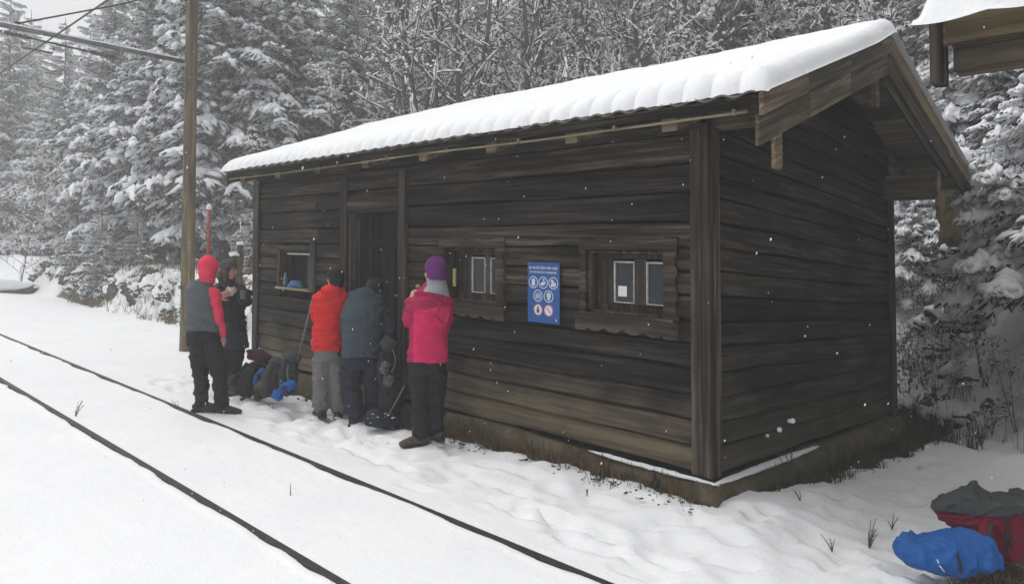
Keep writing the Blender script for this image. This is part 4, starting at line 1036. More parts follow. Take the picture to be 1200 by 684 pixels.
def soles(m, ank, yaw, ln=.235):
    d = Vector((math.cos(yaw), math.sin(yaw), 0)); s = Vector((-d.y, d.x, 0)); a = Vector(ank); z = Vector((0, 0, -.078))
    pts = []
    for (u, w) in ((-.10, .03), (-.06, .040), (.04, .036), (.12, .046), (.175, .036), (.195, .015), (.195, -.015), (.175, -.036), (.12, -.046), (.04, -.036), (-.06, -.040), (-.10, -.03)):
        pts.append(a+d*u*ln/.27+s*w+z)
    n = len(pts); m.add(pts+[p+Vector((0, 0, .028)) for p in pts], [list(range(n))[::-1], [n+i for i in range(n)]]+[[i, (i+1) % n, n+(i+1) % n, n+i] for i in range(n)])
def torso(m, rings, n=22):
    """rings: (centre, half width, half depth), top to bottom; x is the wide axis"""
    P = []; A = []; B = []
    for i in range(len(rings)-1):
        for j in range(4):
            t = j/4; P.append(rings[i][0].lerp(rings[i+1][0], t)); A.append(lerp(rings[i][1], rings[i+1][1], t)); B.append(lerp(rings[i][2], rings[i+1][2], t))
    P.append(rings[-1][0]); A.append(rings[-1][1]); B.append(rings[-1][2])
    m.tube(P, A, n, rb=B, side=rings[0][3] if len(rings[0]) > 3 else (1, 0, 0))

def person(f, label, head_c, face, face_pitch, tor, arms, legs, cols, k=1.0, group=None, jacket_name='jacket', face_on=False, hat=None, hair=None, shoulders=.0, bootyaw=(0, 0), glove=(False, False), side=(1, 0, 0), hatlow=0.0):
    """tor: [(point, half width, half depth)...] outer clothing outline; arms: [(shoulder, elbow, wrist, hand dir, back-of-hand, curl, side)]; legs: [(hip, knee, ankle)]"""
    root_m = MB(); T = head(root_m, head_c, face, face_pitch, k)
    neck = Vector(head_c)+Vector((0, 0, -.07*k)); chest = tor[1][0]
    root_m.tube([neck, neck.lerp(chest, .5), chest-Vector((0, 0, .04))], [.050, .050, .055], 14)
    torso(root_m, [(c, a*.68, b*.62, side) for (c, a, b) in tor[1:]])
    hips = tor[-1][0]
    for (hp, kn, an) in legs: limb(root_m, [hp, kn, an], [.055, .036, .028], 12)
    for i, (sh_, el, wr_, hd, hn, cu2, rt) in enumerate(arms):
        limb(root_m, [chest.lerp(sh_, .6)-Vector((0, 0, .02)), sh_-Vector((0, 0, .02)), el, wr_], [.032, .032, .028, .023], 12); hand(root_m, wr_, hd, hn, cu2, .98, rt)
    body = solid('person', root_m, .0062, M['skin'], None, 1)
    body.location = f.loc; body.rotation_euler = (0, 0, f.rz); tag(body, label, 'person', group)
    if face_on: face_bits(T, face, body, k)
    # jacket with sleeves
    jm = MB(); torso(jm, [(c, a, b, side) for (c, a, b) in tor])
    for i, (sh_, el, wr_, hd, hn, cu2, rt) in enumerate(arms):
        w2 = wr_+(el-wr_).normalized()*.015
        if not cols.get('sleeve'): limb(jm, [tor[1][0].lerp(sh_, .62), sh_, el, w2], [.078, .073, .062, .042], 14)
    jm.ball(tor[0][0], (tor[0][1]*.98, tor[0][2]*.98, .03), 14, 8)
    if cols.get('hood'): 
        hc, hr = cols['hood']; jm.ball(hc, hr, 16, 10)
    solid(jacket_name, jm, .009, cols['jacket'], body, 3, .018, (6, 6, 9), seed=f.fx)
    if cols.get('sleeve'):
        for i, (sh_, el, wr_, hd, hn, cu2, rt) in enumerate(arms):
            sm_ = MB(); w2 = wr_+(el-wr_).normalized()*.012
            limb(sm_, [sh_.lerp(tor[1][0], .2), sh_, el, w2], [.058, .060, .046, .034], 14); solid('sleeve', sm_, .008, cols['sleeve'], body, 3, .008, seed=i+f.fx)
    # trousers
    tm = MB(); h0 = hips
    torso(tm, [(h0+Vector((0, 0, .08)), tor[-1][1]*.70, tor[-1][2]*.74, side), (h0, tor[-1][1]*.84, tor[-1][2]*.86), (h0-Vector((0, 0, .10)), tor[-1][1]*.84, tor[-1][2]*.88)])
    lr = cols.get('legr', (.100, .078, .066))
    for (hp, kn, an) in legs: limb(tm, [hp, kn, an+Vector((0, 0, .03))], list(lr), 16)
    solid('trousers', tm, .009, cols['trousers'], body, 3, .016, (8, 8, 8), seed=f.fx+5)
    for i, (hp, kn, an) in enumerate(legs):
        bm_ = MB(); boot(bm_, an, bootyaw[i]); bt = solid('boot', bm_, .007, cols['boot'], body, 2)
        sl = MB(); soles(sl, an, bootyaw[i]); sl.build('sole', M['sole'], bt, world=False)
    if glove[0] or glove[1]:
        for i, (sh_, el, wr_, hd, hn, cu2, rt) in enumerate(arms):
            if glove[i]: g = MB(); hand(g, wr_, hd, hn, cu2, 1.08, rt, 1.45); solid('glove', g, .0062, cols['glove'], body, 1)
    Rz = Matrix.Rotation(face, 3, 'Z') @ Matrix.Rotation(-face_pitch, 3, 'Y')
    if hat == 'beanie':
        hm = MB(); hm.ball(T(-.010, 0, .040), (.108*k, .092*k, .098*k), 22, 14, rot=Rz)
        if hatlow: hm.tube([T(-.020, 0, .04), T(-.028, 0, .0), T(-.034, 0, -.075)], [.094*k, .092*k, .086*k], 18)
        hm2 = solid('hat', hm, .007, cols['hat'], body, 1)
        # cut the lower face side free: raise the brim by moving low front vertices up
        inv = Rz.inverted()
        for v in hm2.data.vertices:
            q = inv @ (v.co-Vector(head_c)); lim = (.022*k if q.x > 0 else .022*k+.45*q.x)-hatlow
            if q.z < lim:
                dz_ = lim-q.z; v.co = v.co+Rz @ Vector((-q.x*.10, -q.y*.10, dz_*.92))
            elif q.z < lim+.028: n_ = Vector((q.x, q.y, 0)).normalized(); v.co = v.co+Rz @ (n_*.005)
    if hat == 'hood':
        hm = MB(); hm.ball(T(-.016, 0, .028), (.112*k, .098*k, .118*k), 22, 14, rot=Rz); hm.ball(T(-.035, 0, -.05), (.085*k, .085*k, .085*k), 18, 12, rot=Rz); hm.tube([T(-.03, 0, -.06), T(-.035, 0, -.15)], [.075*k, .082*k], 16)
        hm2 = solid('hood', hm, .007, cols['hat'], body, 2, .004)
        inv = Rz.inverted()
        for v in hm2.data.vertices:
            q = inv @ (v.co-Vector(head_c))
            if q.x > .045*k and abs(q.y) < .062*k and -.11*k < q.z < .075*k: v.co = v.co+Rz @ Vector((-(q.x-.040*k)*.95, 0, 0))
    if hair:
        hm = MB(); mat, length = hair
        hm.ball(T(-.022, 0, .015), (.098*k, .088*k, .095*k), 20, 12, rot=Rz); hm.ball(T(-.045, 0, -.04), (.065*k, .074*k, .07*k), 16, 10, rot=Rz)
        if length:
            for s in (-1, 1): hm.tube([T(-.01, s*.070, .0), T(.0, s*.085, -.07), T(.015, s*.085, -.07-length*.6), T(.02, s*.07, -.07-length)], [.025, .033, .030, .012], 10)
            hm.tube([T(-.06, 0, -.02), T(-.075, 0, -.1), T(-.08, 0, -.09-length)], [.06, .07, .03], 12)
        solid('hair', hm, .0075, M[mat], body, 1, .004, (40, 40, 6))
    return body, T
M['sole'] = plain('boot_sole', (.03, .028, .026), .8, .2)
M['boot'] = plain('brown_boot', (.075, .058, .045), .7, .3, 0, 20, .4)
M['bboot'] = plain('dark_boot', (.03, .03, .033), .7, .3, 0, 20, .4)
PI = math.pi
# --- woman in grey vest with pink hood and sleeves
f = Fig(249, 486, 6.72); P = f.P
person(f, 'person in a grey vest with pink hood and pink sleeves standing by the rails', P(243.5, 315, .02), .75, .0,
       [(P(240, 331, .0), .07, .062), (P(236, 340, .0), .158, .10), (P(238, 356, .0), .165, .125), (P(239, 372, .0), .160, .125), (P(238, 388, 0), .172, .130)],
       [(P(249.5, 343, -.06), P(254, 371, -.10), P(259, 393, .0), (.25, .35, -1), (.9, -.3, 0), .5, 1),
        (P(226, 341, .10), P(233, 366, .30), P(254, 347, .40), (1, .2, .5), (0, 1, 0), .7, -1)],
       [(P(231, 397, .0), P(236, 436, .02), P(237, 473, .03)), (P(246, 397, -.01), P(256, 436, -.04), P(258.5, 477, -.02))],
       dict(jacket=cloth('grey_vest', (.095, .105, .115)), sleeve=cloth('pink_sleeve', (.68, .045, .095)), trousers=cloth('black_trousers_a', (.016, .015, .018)), boot=M['bboot'], hat=cloth('pink_hood', (.70, .040, .085)), legr=(.092, .072, .064)),
       k=.92, jacket_name='vest', hat='hood', bootyaw=(-.3, -.35))
# --- woman in the dark jacket behind her
f = Fig(270, 463, 7.75); f.loc = f.loc+cr*.03; P = f.P
b_, T_ = person(f, 'person in a black jacket and grey beanie with brown hair holding a cup, facing right', P(263.5, 316, 0), -.45, .0,
       [(P(263, 329, .0), .07, .062), (P(263, 336, .0), .165, .10), (P(265, 352, .0), .160, .125), (P(267, 372, .0), .150, .125), (P(268, 390, 0), .165, .135)],
       [(P(276, 341, -.05), P(283.5, 356, -.15), P(277, 350.5, -.34), (.6, -.4, .35), (.2, -.8, -.4), .9, 1),
        (P(252, 341, -.05), P(254, 356, -.18), P(261, 346, -.32), (.7, -.3, .45), (0, -1, 0), .9, -1)],
       [(P(261, 402, 0), P(261, 430, -.01), P(262, 455, .04)), (P(273, 402, 0), P(272, 430, -.02), P(270, 457, -.02))],
       dict(jacket=cloth('black_jacket', (.017, .017, .020)), trousers=cloth('black_trousers_b', (.017, .017, .022)), boot=M['boot'], hat=cloth('grey_beanie', (.06, .06, .068)), glove=cloth('black_glove', (.018, .018, .02))),
       k=.86, hat='beanie', hair=('hair', .13), face_on=True, glove=(True, False), bootyaw=(-1.0, -.5))
m = MB(); torso(m, [(P(268, 388, 0), .160, .130), (P(268, 400, 0), .175, .145), (P(268, 408, 0), .185, .150)]); solid('skirt_hem', m, .01, cloth('navy_hem', (.020, .024, .042)), b_, 3, .008)
for (cpx, cpy, d_, nm, lb) in ((266, 343, -.40, 'plastic_cup', 'small pale cup held at chest height by the person in the black jacket'), (279.5, 346.5, -.42, 'steel_mug', 'small steel mug in the gloved hand of the person in the black jacket')):
    m = MB(); c = P(cpx, cpy, d_); m.tube([c-Vector((0, 0, .045)), c-Vector((0, 0, .04)), c+Vector((0, 0, .045))], [.026, .028, .035], 14)
    o = m.build(nm, M['white'] if nm == 'plastic_cup' else M['galv'], smooth=False); o.location = f.loc; o.rotation_euler = (0, 0, f.rz); tag(o, lb, 'cup' if nm == 'plastic_cup' else 'mug')
# --- red jacket
f = Fig(385, 491, 6.86); P = f.P
person(f, 'person in a bright red jacket and grey trousers facing the wall', P(391, 326, .0), 2.1, .12,
       [(P(388, 338, .0), .085, .075), (P(388.5, 346, .0), .165, .105), (P(387.5, 364, .0), .170, .125), (P(385, 388, .0), .160, .125), (P(384, 411, 0), .170, .130)],
       [(P(372.5, 351, .02), P(370, 374, .12), P(372, 362, .32), (.3, .9, .3), (-.5, 0, 1), .8, -1),
        (P(404, 351, .02), P(407, 374, .12), P(398, 364, .32), (-.3, .9, .3), (.5, 0, 1), .8, 1)],
       [(P(377, 420, 0), P(376, 452, -.01), P(376.5, 480, .0)), (P(393, 420, 0), P(394.5, 452, -.01), P(396, 482, .0))],
       dict(jacket=cloth('red_jacket', (.60, .018, .020)), trousers=cloth('grey_trousers', (.15, .155, .145)), boot=M['bboot'], hat=cloth('black_cap', (.014, .014, .016)), hood=(P(388, 341, -.05), (.105, .075, .055)), legr=(.094, .080, .080)),
       k=.92, hat='beanie', hair=('blackhair', .0), bootyaw=(1.9, 1.4))
# --- slate blue jacket, bending forward into the doorway
f = Fig(422, 497, 6.66); P = f.P
person(f, 'person in a slate blue jacket bending forward into the doorway, head down', P(437, 338, .34), 1.1, -.9,
       [(P(432, 346, .22), .085, .075), (P(428, 350, .14), .190, .115), (P(425, 368, .05), .205, .140), (P(423, 395, -.02), .188, .140), (P(423, 419, -.03), .192, .145)],
       [(P(409, 358, .08), P(405, 388, .16), P(412, 398, .36), (.5, .8, -.2), (-.5, 0, 1), .7, -1),
        (P(443, 356, .14), P(453, 384, .06), P(455, 402, .02), (.1, .3, -1), (.9, 0, .2), .8, 1)],
       [(P(412, 427, -.03), P(412, 462, .0), P(417, 489, .0)), (P(436, 427, -.03), P(438, 460, .0), P(436, 486, .12))],
       dict(jacket=cloth('slate_jacket', (.045, .060, .080)), trousers=cloth('navy_trousers', (.018, .022, .034)), boot=M['bboot'], hat=cloth('black_hat', (.014, .014, .016)), hood=(P(424, 350, .08), (.115, .085, .075)), glove=cloth('pale_glove', (.25, .24, .23)), legr=(.108, .088, .080)),
       k=.95, hat='beanie', hair=('blackhair', .0), glove=(False, True), bootyaw=(1.0, 1.2))
# --- pink jacket, purple hat, eating
f = Fig(501, 524, 5.84); P = f.P
person(f, 'person in a bright pink jacket and purple woollen hat lifting one hand to the mouth', P(509, 318, .0), 2.35, .05,
       [(P(511, 331, .0), .075, .068), (P(508, 345, .0), .158, .098), (P(505, 364, .0), .170, .125), (P(502, 392, .0), .160, .125), (P(501, 425, 0), .182, .135)],
       [(P(488, 357, .0), P(477, 380, .0), P(481, 352, .03), (.30, .1, 1), (-.9, -.5, .25), .95, -1),
        (P(520, 354, .02), P(522, 386, .14), P(506, 372, .26), (-.8, .5, .4), (0, 0, 1), .8, 1)],
       [(P(492, 436, 0), P(494, 476, -.01), P(494, 511, -.02)), (P(510, 436, 0), P(511, 474, .0), P(509, 507, .05))],
       dict(jacket=cloth('pink_jacket', (.60, .018, .11)), trousers=cloth('black_trousers_c', (.014, .013, .015)), boot=M['boot'], hat=cloth('purple_hat', (.115, .022, .135)), legr=(.098, .076, .072)),
       k=.98, hat='beanie', hatlow=.078, hair=('hair', .0), bootyaw=(3.5, 2.7))
bpy.context.view_layer.update()
pk = [o for o in bpy.data.objects if o.get('category') == 'person'][-1]
m = MB(); m.tube([P(511, 326, .0), P(511, 334, -.0), P(510, 341, -.0), P(509, 347, -.01)], [.080, .092, .116, .135], 20, side=(1, 0, 0), rb=[.085, .095, .115, .128]); solid('grey_collar', m, .007, cloth('grey_collar', (.30, .31, .33)), pk, 2, .0)
jk = [c for c in pk.children if c.name.startswith('jacket')][0]; jk.data.materials.append(cloth('crimson_yoke', (.36, .012, .075)))
for p_ in jk.data.polygons:
    c = p_.center
    if c.z > P(505, 362).z+.02*math.sin(c.x*9) or (c.x < P(484, 360).x): p_.material_index = 1
m = MB(); m.ball(P(489, 335, .05), (.022, .014, .016), 12, 8); o = m.build('bread_piece', plain('bread', (.35, .22, .12), .8)); o.location = f.loc; o.rotation_euler = (0, 0, f.rz); tag(o, 'small piece of food held to the mouth by the person in pink', 'food')

# ------------------------------------------------------------------ rucksacks and other gear
def frame_root(name, px, py, ez, label, cat, group=None, yaw=0):
    p = CAM+ray(px, py)*ez; d = ray(px, 342); o = empty(name, p, math.atan2(d.y, d.x)-PI/2); tag(o, label, cat, group); s = ez/F
    return o, (lambda x, y, d=0.0: Vector(((x-px)*s, d, (py-y)*s)))
def blob(name, balls, mat, parent, vox=.010, wr=.018, tubes=(), seed=0, wsc=(11, 11, 11)):
    m = MB()
    for (c, r, rot) in balls: m.ball(c, r, 16, 10, rot=Matrix.Rotation(rot, 3, 'Y') if rot else None)
    for (pts, ra) in tubes: m.tube(pts, ra, 12)
    return solid(name, m, vox, mat, parent, 3, wr, wsc, seed)
def strap(pts, mat, parent, w=.018, t=.004, name='strap'):
    m = MB(); P_ = [Vector(p) for p in pts]
    for _ in range(2):
        Q_ = [P_[0]]
        for i in range(len(P_)-1): Q_ += [P_[i].lerp(P_[i+1], .25), P_[i].lerp(P_[i+1], .75)]
        P_ = Q_+[P_[-1]]
    m.tube(P_, t, 8, rb=[w]*len(P_), side=(0, 1, .2)); return m.build(name, mat, parent, True, world=False)
c_blk = cloth('black_pack', (.020, .020, .023)); c_dk = cloth('dark_grey_pack', (.045, .045, .045)); c_mar = cloth('maroon_lid', (.055, .016, .020)); c_blue = cloth('blue_cover', (.018, .10, .33)); c_web = cloth('webbing', (.025, .025, .028), .6); c_olive = cloth('olive_pack', (.055, .052, .042))
r0, P = frame_root('rucksack', 297, 463, 7.45, 'black rucksack with dark red lid leaning against the hut wall, leftmost of the packs', 'rucksack', 'rucksacks in the snow')
blob('body', [(P(294, 444, 0), (.15, .12, .20), .55), (P(288, 452, -.02), (.14, .11, .12), .5)], c_blk, r0, seed=1)
blob('lid', [(P(304, 418, 0), (.15, .11, .075), .35)], c_mar, r0, seed=2)
blob('side_pocket', [(P(277, 447, -.03), (.09, .06, .07), .2)], c_dk, r0, seed=3)
strap([P(290, 424, -.12), P(280, 437, -.16), P(273, 446, -.14), P(280, 452, -.1)], c_web, r0); strap([P(300, 424, -.12), P(291, 440, -.17), P(284, 455, -.12)], c_web, r0); strap([P(283, 466, -.14), P(292, 461, -.16), P(297, 458, -.1)], c_web, r0)
b1_, P = frame_root('stuff_bag', 303, 452, 7.35, 'small blue bag squeezed between the black and the olive grey rucksack', 'bag')
blob('bag_body', [(P(303, 443, 0), (.055, .06, .10), .4), (P(306, 437, 0), (.04, .05, .06), .2)], c_blue, b1_, seed=4); strap([P(302, 437, -.06), P(304, 444, -.075), P(302, 451, -.06)], c_web, b1_)
r1, P = frame_root('rucksack', 320, 468, 7.25, 'olive grey rucksack in the middle of the packs against the wall', 'rucksack', 'rucksacks in the snow')
blob('body', [(P(319, 444, 0), (.10, .12, .19), .15), (P(311, 455, -.02), (.11, .11, .09), 0)], c_olive, r1, seed=5)
blob('lid', [(P(324, 425, 0), (.085, .10, .055), .2)], c_dk, r1, seed=6)
blob('side_pocket', [(P(303, 464, -.06), (.05, .05, .045), 0)], c_dk, r1, seed=61)
strap([P(318, 428, -.11), P(314, 444, -.14), P(317, 460, -.12)], c_web, r1); strap([P(326, 428, -.11), P(325, 446, -.14), P(322, 460, -.12)], c_web, r1)
r2, P = frame_root('rucksack', 339, 466, 7.0, 'dark blue grey rucksack nearest the red jacket, rightmost of the packs by the wall', 'rucksack', 'rucksacks in the snow')
blob('body', [(P(338, 440, 0), (.095, .11, .21), .12)], cloth('slate_pack', (.028, .032, .040)), r2, seed=7)
blob('lid', [(P(341, 418, 0), (.095, .10, .055), .15)], c_dk, r2, seed=8); strap([P(335, 421, -.10), P(333, 440, -.13), P(332, 456, -.10)], c_web, r2); strap([P(337, 425, -.10), P(336, 437, -.125), P(338, 446, -.11)], M['galv'], r2, .010)
b2_, P = frame_root('stuff_bag', 332, 468, 6.85, 'bright blue bag lying in the snow before the packs', 'bag')
blob('bag_body', [(P(337, 453, 0), (.10, .07, .05), -.45), (P(326, 462, -.03), (.055, .05, .05), 0)], c_blue, b2_, seed=9); strap([P(330, 452, -.07), P(334, 458, -.09), P(338, 462, -.06)], c_web, b2_)
# pack on the back of someone's chair height: pack at the doorway
r3, P = frame_root('rucksack', 455, 497, 6.45, 'dark patterned rucksack standing on end in the doorway beside the slate blue jacket', 'rucksack', 'rucksacks in the snow')
blob('body', [(P(455, 440, .1), (.10, .11, .30), -.05), (P(458, 465, .08), (.12, .12, .22), 0)], c_blk, r3, seed=10)
blob('lid', [(P(456, 405, .08), (.09, .10, .07), .2)], c_dk, r3, seed=11)
blob('patch_pocket', [(P(451, 431, -.02), (.045, .03, .06), .1), (P(455, 446, -.02), (.05, .03, .05), -.6)], plain('patterned_cloth', (.11, .10, .095), .8, .2, 0, 45, .9), r3, seed=12)
strap([P(460, 410, .0), P(464, 424, -.03), P(458, 436, -.03)], M['galv'], r3, .006); strap([P(449, 414, .0), P(446, 430, -.03), P(448, 450, -.02)], c_web, r3)
r4, P = frame_root('stuff_bag', 445, 500, 6.35, 'crumpled navy bag dusted with snow on the ground at the door step', 'bag')
blob('bag_body', [(P(446, 492, 0), (.15, .12, .07), 0), (P(440, 487, 0), (.08, .09, .07), 0)], cloth('navy_bag', (.014, .018, .035), .5), r4, .009, .022, seed=13)
m = MB()
for i in range(16): m.ball(P(random.uniform(432, 462), random.uniform(483, 494), random.uniform(-.11, -.04)), (random.uniform(.006, .014), .008, .005), 6, 4)
m.build('snow_specks', M['snowtree'], r4, world=False)
def pole_gear(px0, py0, px1, py1, z0, z1, label, r=.008, grip=.016):
    a = CAM+ray(px0, py0)*z0; b = CAM+ray(px1, py1)*z1; o = empty('hiking_pole', b); tag(o, label, 'hiking pole', 'hiking poles')
    m = MB(); m.tube([a, a.lerp(b, .5), b], [r, r*.85, r*.6], 8); m.build('shaft', M['galv'], o, True)
    m = MB(); m.tube([a+(a-b).normalized()*.12, a], [grip, grip*.8], 10); m.build('grip', c_blk, o, True)
    m = MB(); c = a.lerp(b, .93); d = (b-a).normalized(); m.tube([c-d*.012, c, c+d*.012], [.012, .045, .015], 14); m.build('basket', M['wire'], o, True)
pole_gear(366, 352, 348, 424, 7.0, 6.9, 'grey hiking pole leaning on the wall between the packs and the red jacket', .010)
pole_gear(474, 452, 452, 492, 6.3, 6.3, 'thin hiking pole slanting down between the doorway rucksack and the pink jacket')
# foreground bags
r5, P = frame_root('covered_pack', 1112, 668, 3.55, 'bright blue rain cover over a pack lying on the snow in the right foreground', 'pack')
def layered(m, pts, P, ys, ks, bulge=0.0):
    c = Vector((sum(p[0] for p in pts)/len(pts), sum(p[1] for p in pts)/len(pts))); Q = []
    for i in range(len(pts)):   # subdivide the outline
        a, b = Vector(pts[i]), Vector(pts[(i+1) % len(pts)]); Q += [a, a.lerp(b, .5)]
    n = len(Q); vs = []
    for y, k in zip(ys, ks):
        for q in Q: w = c+(q-c)*k; vs.append(P(w.x, w.y, y))
    fs = [list(range(n)), [(len(ys)-1)*n+i for i in range(n)][::-1]]+[[j*n+i, (j+1)*n+i, (j+1)*n+(i+1) % n, j*n+(i+1) % n] for j in range(len(ys)-1) for i in range(n)]
    m.add(vs, [f[::-1] for f in fs])
m = MB(); layered(m, [(1056, 652), (1059, 641), (1066, 633), (1076, 638), (1092, 630), (1110, 624), (1125, 621), (1140, 624), (1155, 628), (1163, 640), (1166, 652), (1155, 656), (1140, 661), (1125, 669), (1108, 675), (1090, 673), (1072, 667), (1060, 660)], P, (-.125, -.10, -.05, .05, .11, .15), (.55, .78, .97, 1, .85, .6))
solid('cover', m, .006, c_blue, r5, 2, .022, (14, 14, 6), 14)
m = MB(); m.tube([P(1101, 648, -.136), P(1103.5, 655, -.136), P(1108, 661, -.132)], [.0025, .0045, .0025], 6); m.build('white_mark', M['signwhite'], r5, True, world=False)
strap([P(1118, 632, -.10), P(1123, 646, -.140), P(1124, 660, -.136)], c_web, r5, .006)
r6, P = frame_root('rucksack', 1168, 650, 3.65, 'dark red and grey rucksack with open grey collar behind the blue covered pack', 'rucksack', 'rucksacks in the snow')
c_red = cloth('dark_red_pack', (.16, .013, .032)); c_gr = cloth('grey_collar_cloth', (.050, .055, .056))
m = MB(); layered(m, [(1105, 600), (1111, 612), (1122, 619), (1135, 622), (1150, 619), (1159, 616), (1161, 640), (1169, 649), (1185, 652), (1197, 640), (1200, 610), (1199, 588), (1170, 588), (1140, 594), (1120, 597)], P, (-.13, -.10, -.03, .06, .14, .2), (.70, .90, .99, 1, .9, .7))
solid('body', m, .006, c_red, r6, 2, .018, (12, 12, 7), 15)
m = MB(); layered(m, [(1103, 600), (1113, 592), (1129, 584), (1140, 577), (1146, 570), (1153, 578), (1166, 585), (1185, 583), (1198, 575), (1205, 583), (1200, 593), (1182, 599), (1160, 601), (1145, 602), (1125, 604), (1112, 604)], P, (-.145, -.11, -.03, .06, .15, .21), (.80, .96, 1.02, 1, .9, .75))
solid('lid', m, .006, c_gr, r6, 2, .014, (12, 12, 10), 16)
strap([P(1159, 606, -.13), P(1155, 624, -.20), P(1147, 644, -.26), P(1141, 662, -.27)], c_red, r6, .026, .007); strap([P(1176, 592, -.14), P(1180, 612, -.155), P(1178, 640, -.13)], c_web, r6, .008); m = MB(); m.box(-.02, .02, -.008, .008, -.014, .014, bv=.004); bk = m.build('buckle', c_web, r6, world=False); bk.location = P(1179, 618, -.165); strap([P(1164, 606, -.14), P(1161, 624, -.20), P(1153, 642, -.25)], c_gr, r6, .008)

# ------------------------------------------------------------------ post, stump, log, rocks
pz = 12.4; x, y = px_xy(243.5, pz); g = ground_z(x, y); tz = float(at(243, 243, pz).z)
rp_ = empty('marker_pole', (x, y, g)); tag(rp_, 'thin red marker pole standing in the snow behind the wooden pole', 'pole')
m = MB(); m.tube([(x, y, g-.2), (x+.01, y, tz)], .030, 10); m.build('pole_shaft', M['red_paint'], rp_, True)
m = MB(); m.ball((x+.01, y, tz+.01), (.05, .05, .06), 10, 6); m.build('snow_cap', M['snowtree'], rp_, True)
def stump(px, z, ztop, r, label, name='stump'):
    x, y = px_xy(px, z); g = ground_z(x, y); o = empty(name, (x, y, g)); tag(o, label, 'stump'); zt = float(at(px, ztop, z).z); m = MB()
    zs = np.linspace(g-.2, zt, 8); m.tube([(x+.03*math.sin(q*9), y, q) for q in zs], [r*(1.25-.3*i/7)*(1+.12*math.sin(i*2.3)) for i in range(8)], 12); m.build('trunk', M['moss'], o, True)
    m = MB(); m.ball((x, y, zt+.01), (r*1.35, r*1.35, r*.75), 12, 8); m.build('snow_cap', M['snowtree'], o, True); return o
stump(274, 13.2, 299, .07, 'short dark tree stump in the snow left of the hut, shorter than its neighbour'); stump(281, 13.6, 286, .055, 'thin leaning stump with snow cap closest to the left hut corner')
# big mossy trunk stub on the right bank
x, y = px_xy(1126, 9.4); g = ground_z(x, y); zt = float(at(1140, 186, 9.4).z); st = empty('dead_tree', (x, y, g)); tag(st, 'broken mossy tree trunk with snow on top, rising right of the gable eave', 'tree')
m = MB(); zs = np.linspace(g-.4, zt, 16); m.tube([(x+.10*math.sin(q*1.3), y+.05*math.cos(q*2), q) for q in zs], [.29*(1.25-.55*i/15)*(1+.14*math.sin(i*1.9)+.07*math.sin(i*5)) for i in range(16)], 16)
solid_me = m.mesh('dead'); 
for v in solid_me.vertices:
    n = mnoise.noise(v.co*4)+.5*mnoise.noise(v.co*11); v.co += Vector((n*.05, n*.05, 0))
link('trunk', solid_me, M['moss'], st)
m = MB(); m.ball((x+.10*math.sin(zt*1.3), y, zt+.03), (.25, .24, .16), 16, 10); m.build('snow_cap', M['snow'], st, True)
# log on the far left
x, y = px_xy(18, 24); g = ground_z(x, y)+.15; lg = empty('fallen_log', (x, y, g)); tag(lg, 'snow covered log lying at the far left edge of the clearing', 'log')
q1, q2 = Vector((x, y, g)), Vector((x-2.6*math.cos(YAW+.3), y-2.6*math.sin(YAW+.3), g+.15)); q0 = Vector((x+.6, y+.45, g-.05))
m = MB(); m.tube([q0, q1, q2], [.19, .21, .19], 14); m.build('trunk', M['bark'], lg, True); m = MB(); ridge_snow(m, [q0.lerp(q2, t)+Vector((0, 0, .12)) for t in np.linspace(-.03, 1.03, 16)], .25, .22); m.build('snow_load', M['snowtree'], lg, True)
def rock(px, z, r, label, group, dz=0, mat='rock', snow=True):
    x, y = px_xy(px, z); g = ground_z(x, y)+dz; o = empty('rock', (x, y, g)); tag(o, label, 'rock', group); m = MB(); m.ball((0, 0, 0), 1, 34, 22); me = m.mesh('r'); sd_ = random.uniform(0, 50)
    for v in me.vertices:
        n = mnoise.noise(v.co*1.1+Vector((sd_, 0, 0)))*.55+mnoise.noise(v.co*3+Vector((sd_, 0, 0)))*.3+mnoise.noise(v.co*7+Vector((sd_, 0, 0)))*.16
        v.co = v.co*(1+n); v.co = Vector((v.co.x*r[0], v.co.y*r[1], v.co.z*r[2]))
    link('stone_body', me, M[mat], o, world=False)
    if snow:
        top_ = [v.co.copy() for v in me.vertices]; m2 = MB(); m2.ball((0, 0, 0), 1, 34, 22); me2 = m2.mesh('r2')
        for v, c in zip(me2.vertices, top_):
            n = mnoise.noise(c*6+Vector((0, sd_, 0))); k = c.z/r[2]; v.co = c*(.97 if k < .05+.7*n else 1.03)+Vector((0, 0, .07*r[2]/.3 if k > .05+.7*n else -.02))
        link('snow_cap', me2, M['snow'], o, world=False)
    return o
gr_ = 'boulders of the right bank'
for (px, z, r, dz) in [(1068, 10.6, (.32, .3, .20), .0), (1105, 10.2, (.36, .3, .24), .05), (1090, 9.4, (.24, .22, .15), .0), (1160, 9.2, (.32, .3, .22), .0), (1195, 8.6, (.34, .3, .25), .0), (1130, 8.9, (.35, .3, .22), .0), (1072, 12, (.4, .4, .3), .1), (1185, 10.6, (.42, .4, .3), .1)]:
    rock(px, z, r, 'dark boulder half covered by snow on the bank right of the hut', gr_, dz)
for k in range(22):
    px, z = random.uniform(1058, 1205), random.uniform(7.6, 11.5); r = random.uniform(.08, .22)
    x, y = px_xy(px, z)
    if y < float(hill_base(x))-.4 or (x < .15 and y < 4.6): continue
    rock(px, z, (r*1.3, r, r*.8), 'dark boulder half covered by snow on the bank right of the hut', gr_, -.02)
for k in range(12):
    px, z = random.uniform(1060, 1210), random.uniform(7.4, 10.5); x, y = px_xy(px, z)
    if y < float(hill_base(x))-.6 or (x < .2 and y < 4.6): continue
    plant('snowy_shrub', BUSH[3 if k % 3 else 1], x, y, rnd_.uniform(0, 6.28), random.uniform(.14, .26), 'low snowy shrub growing on the bank right of the hut', 'shrub', 'shrubs on the right bank')
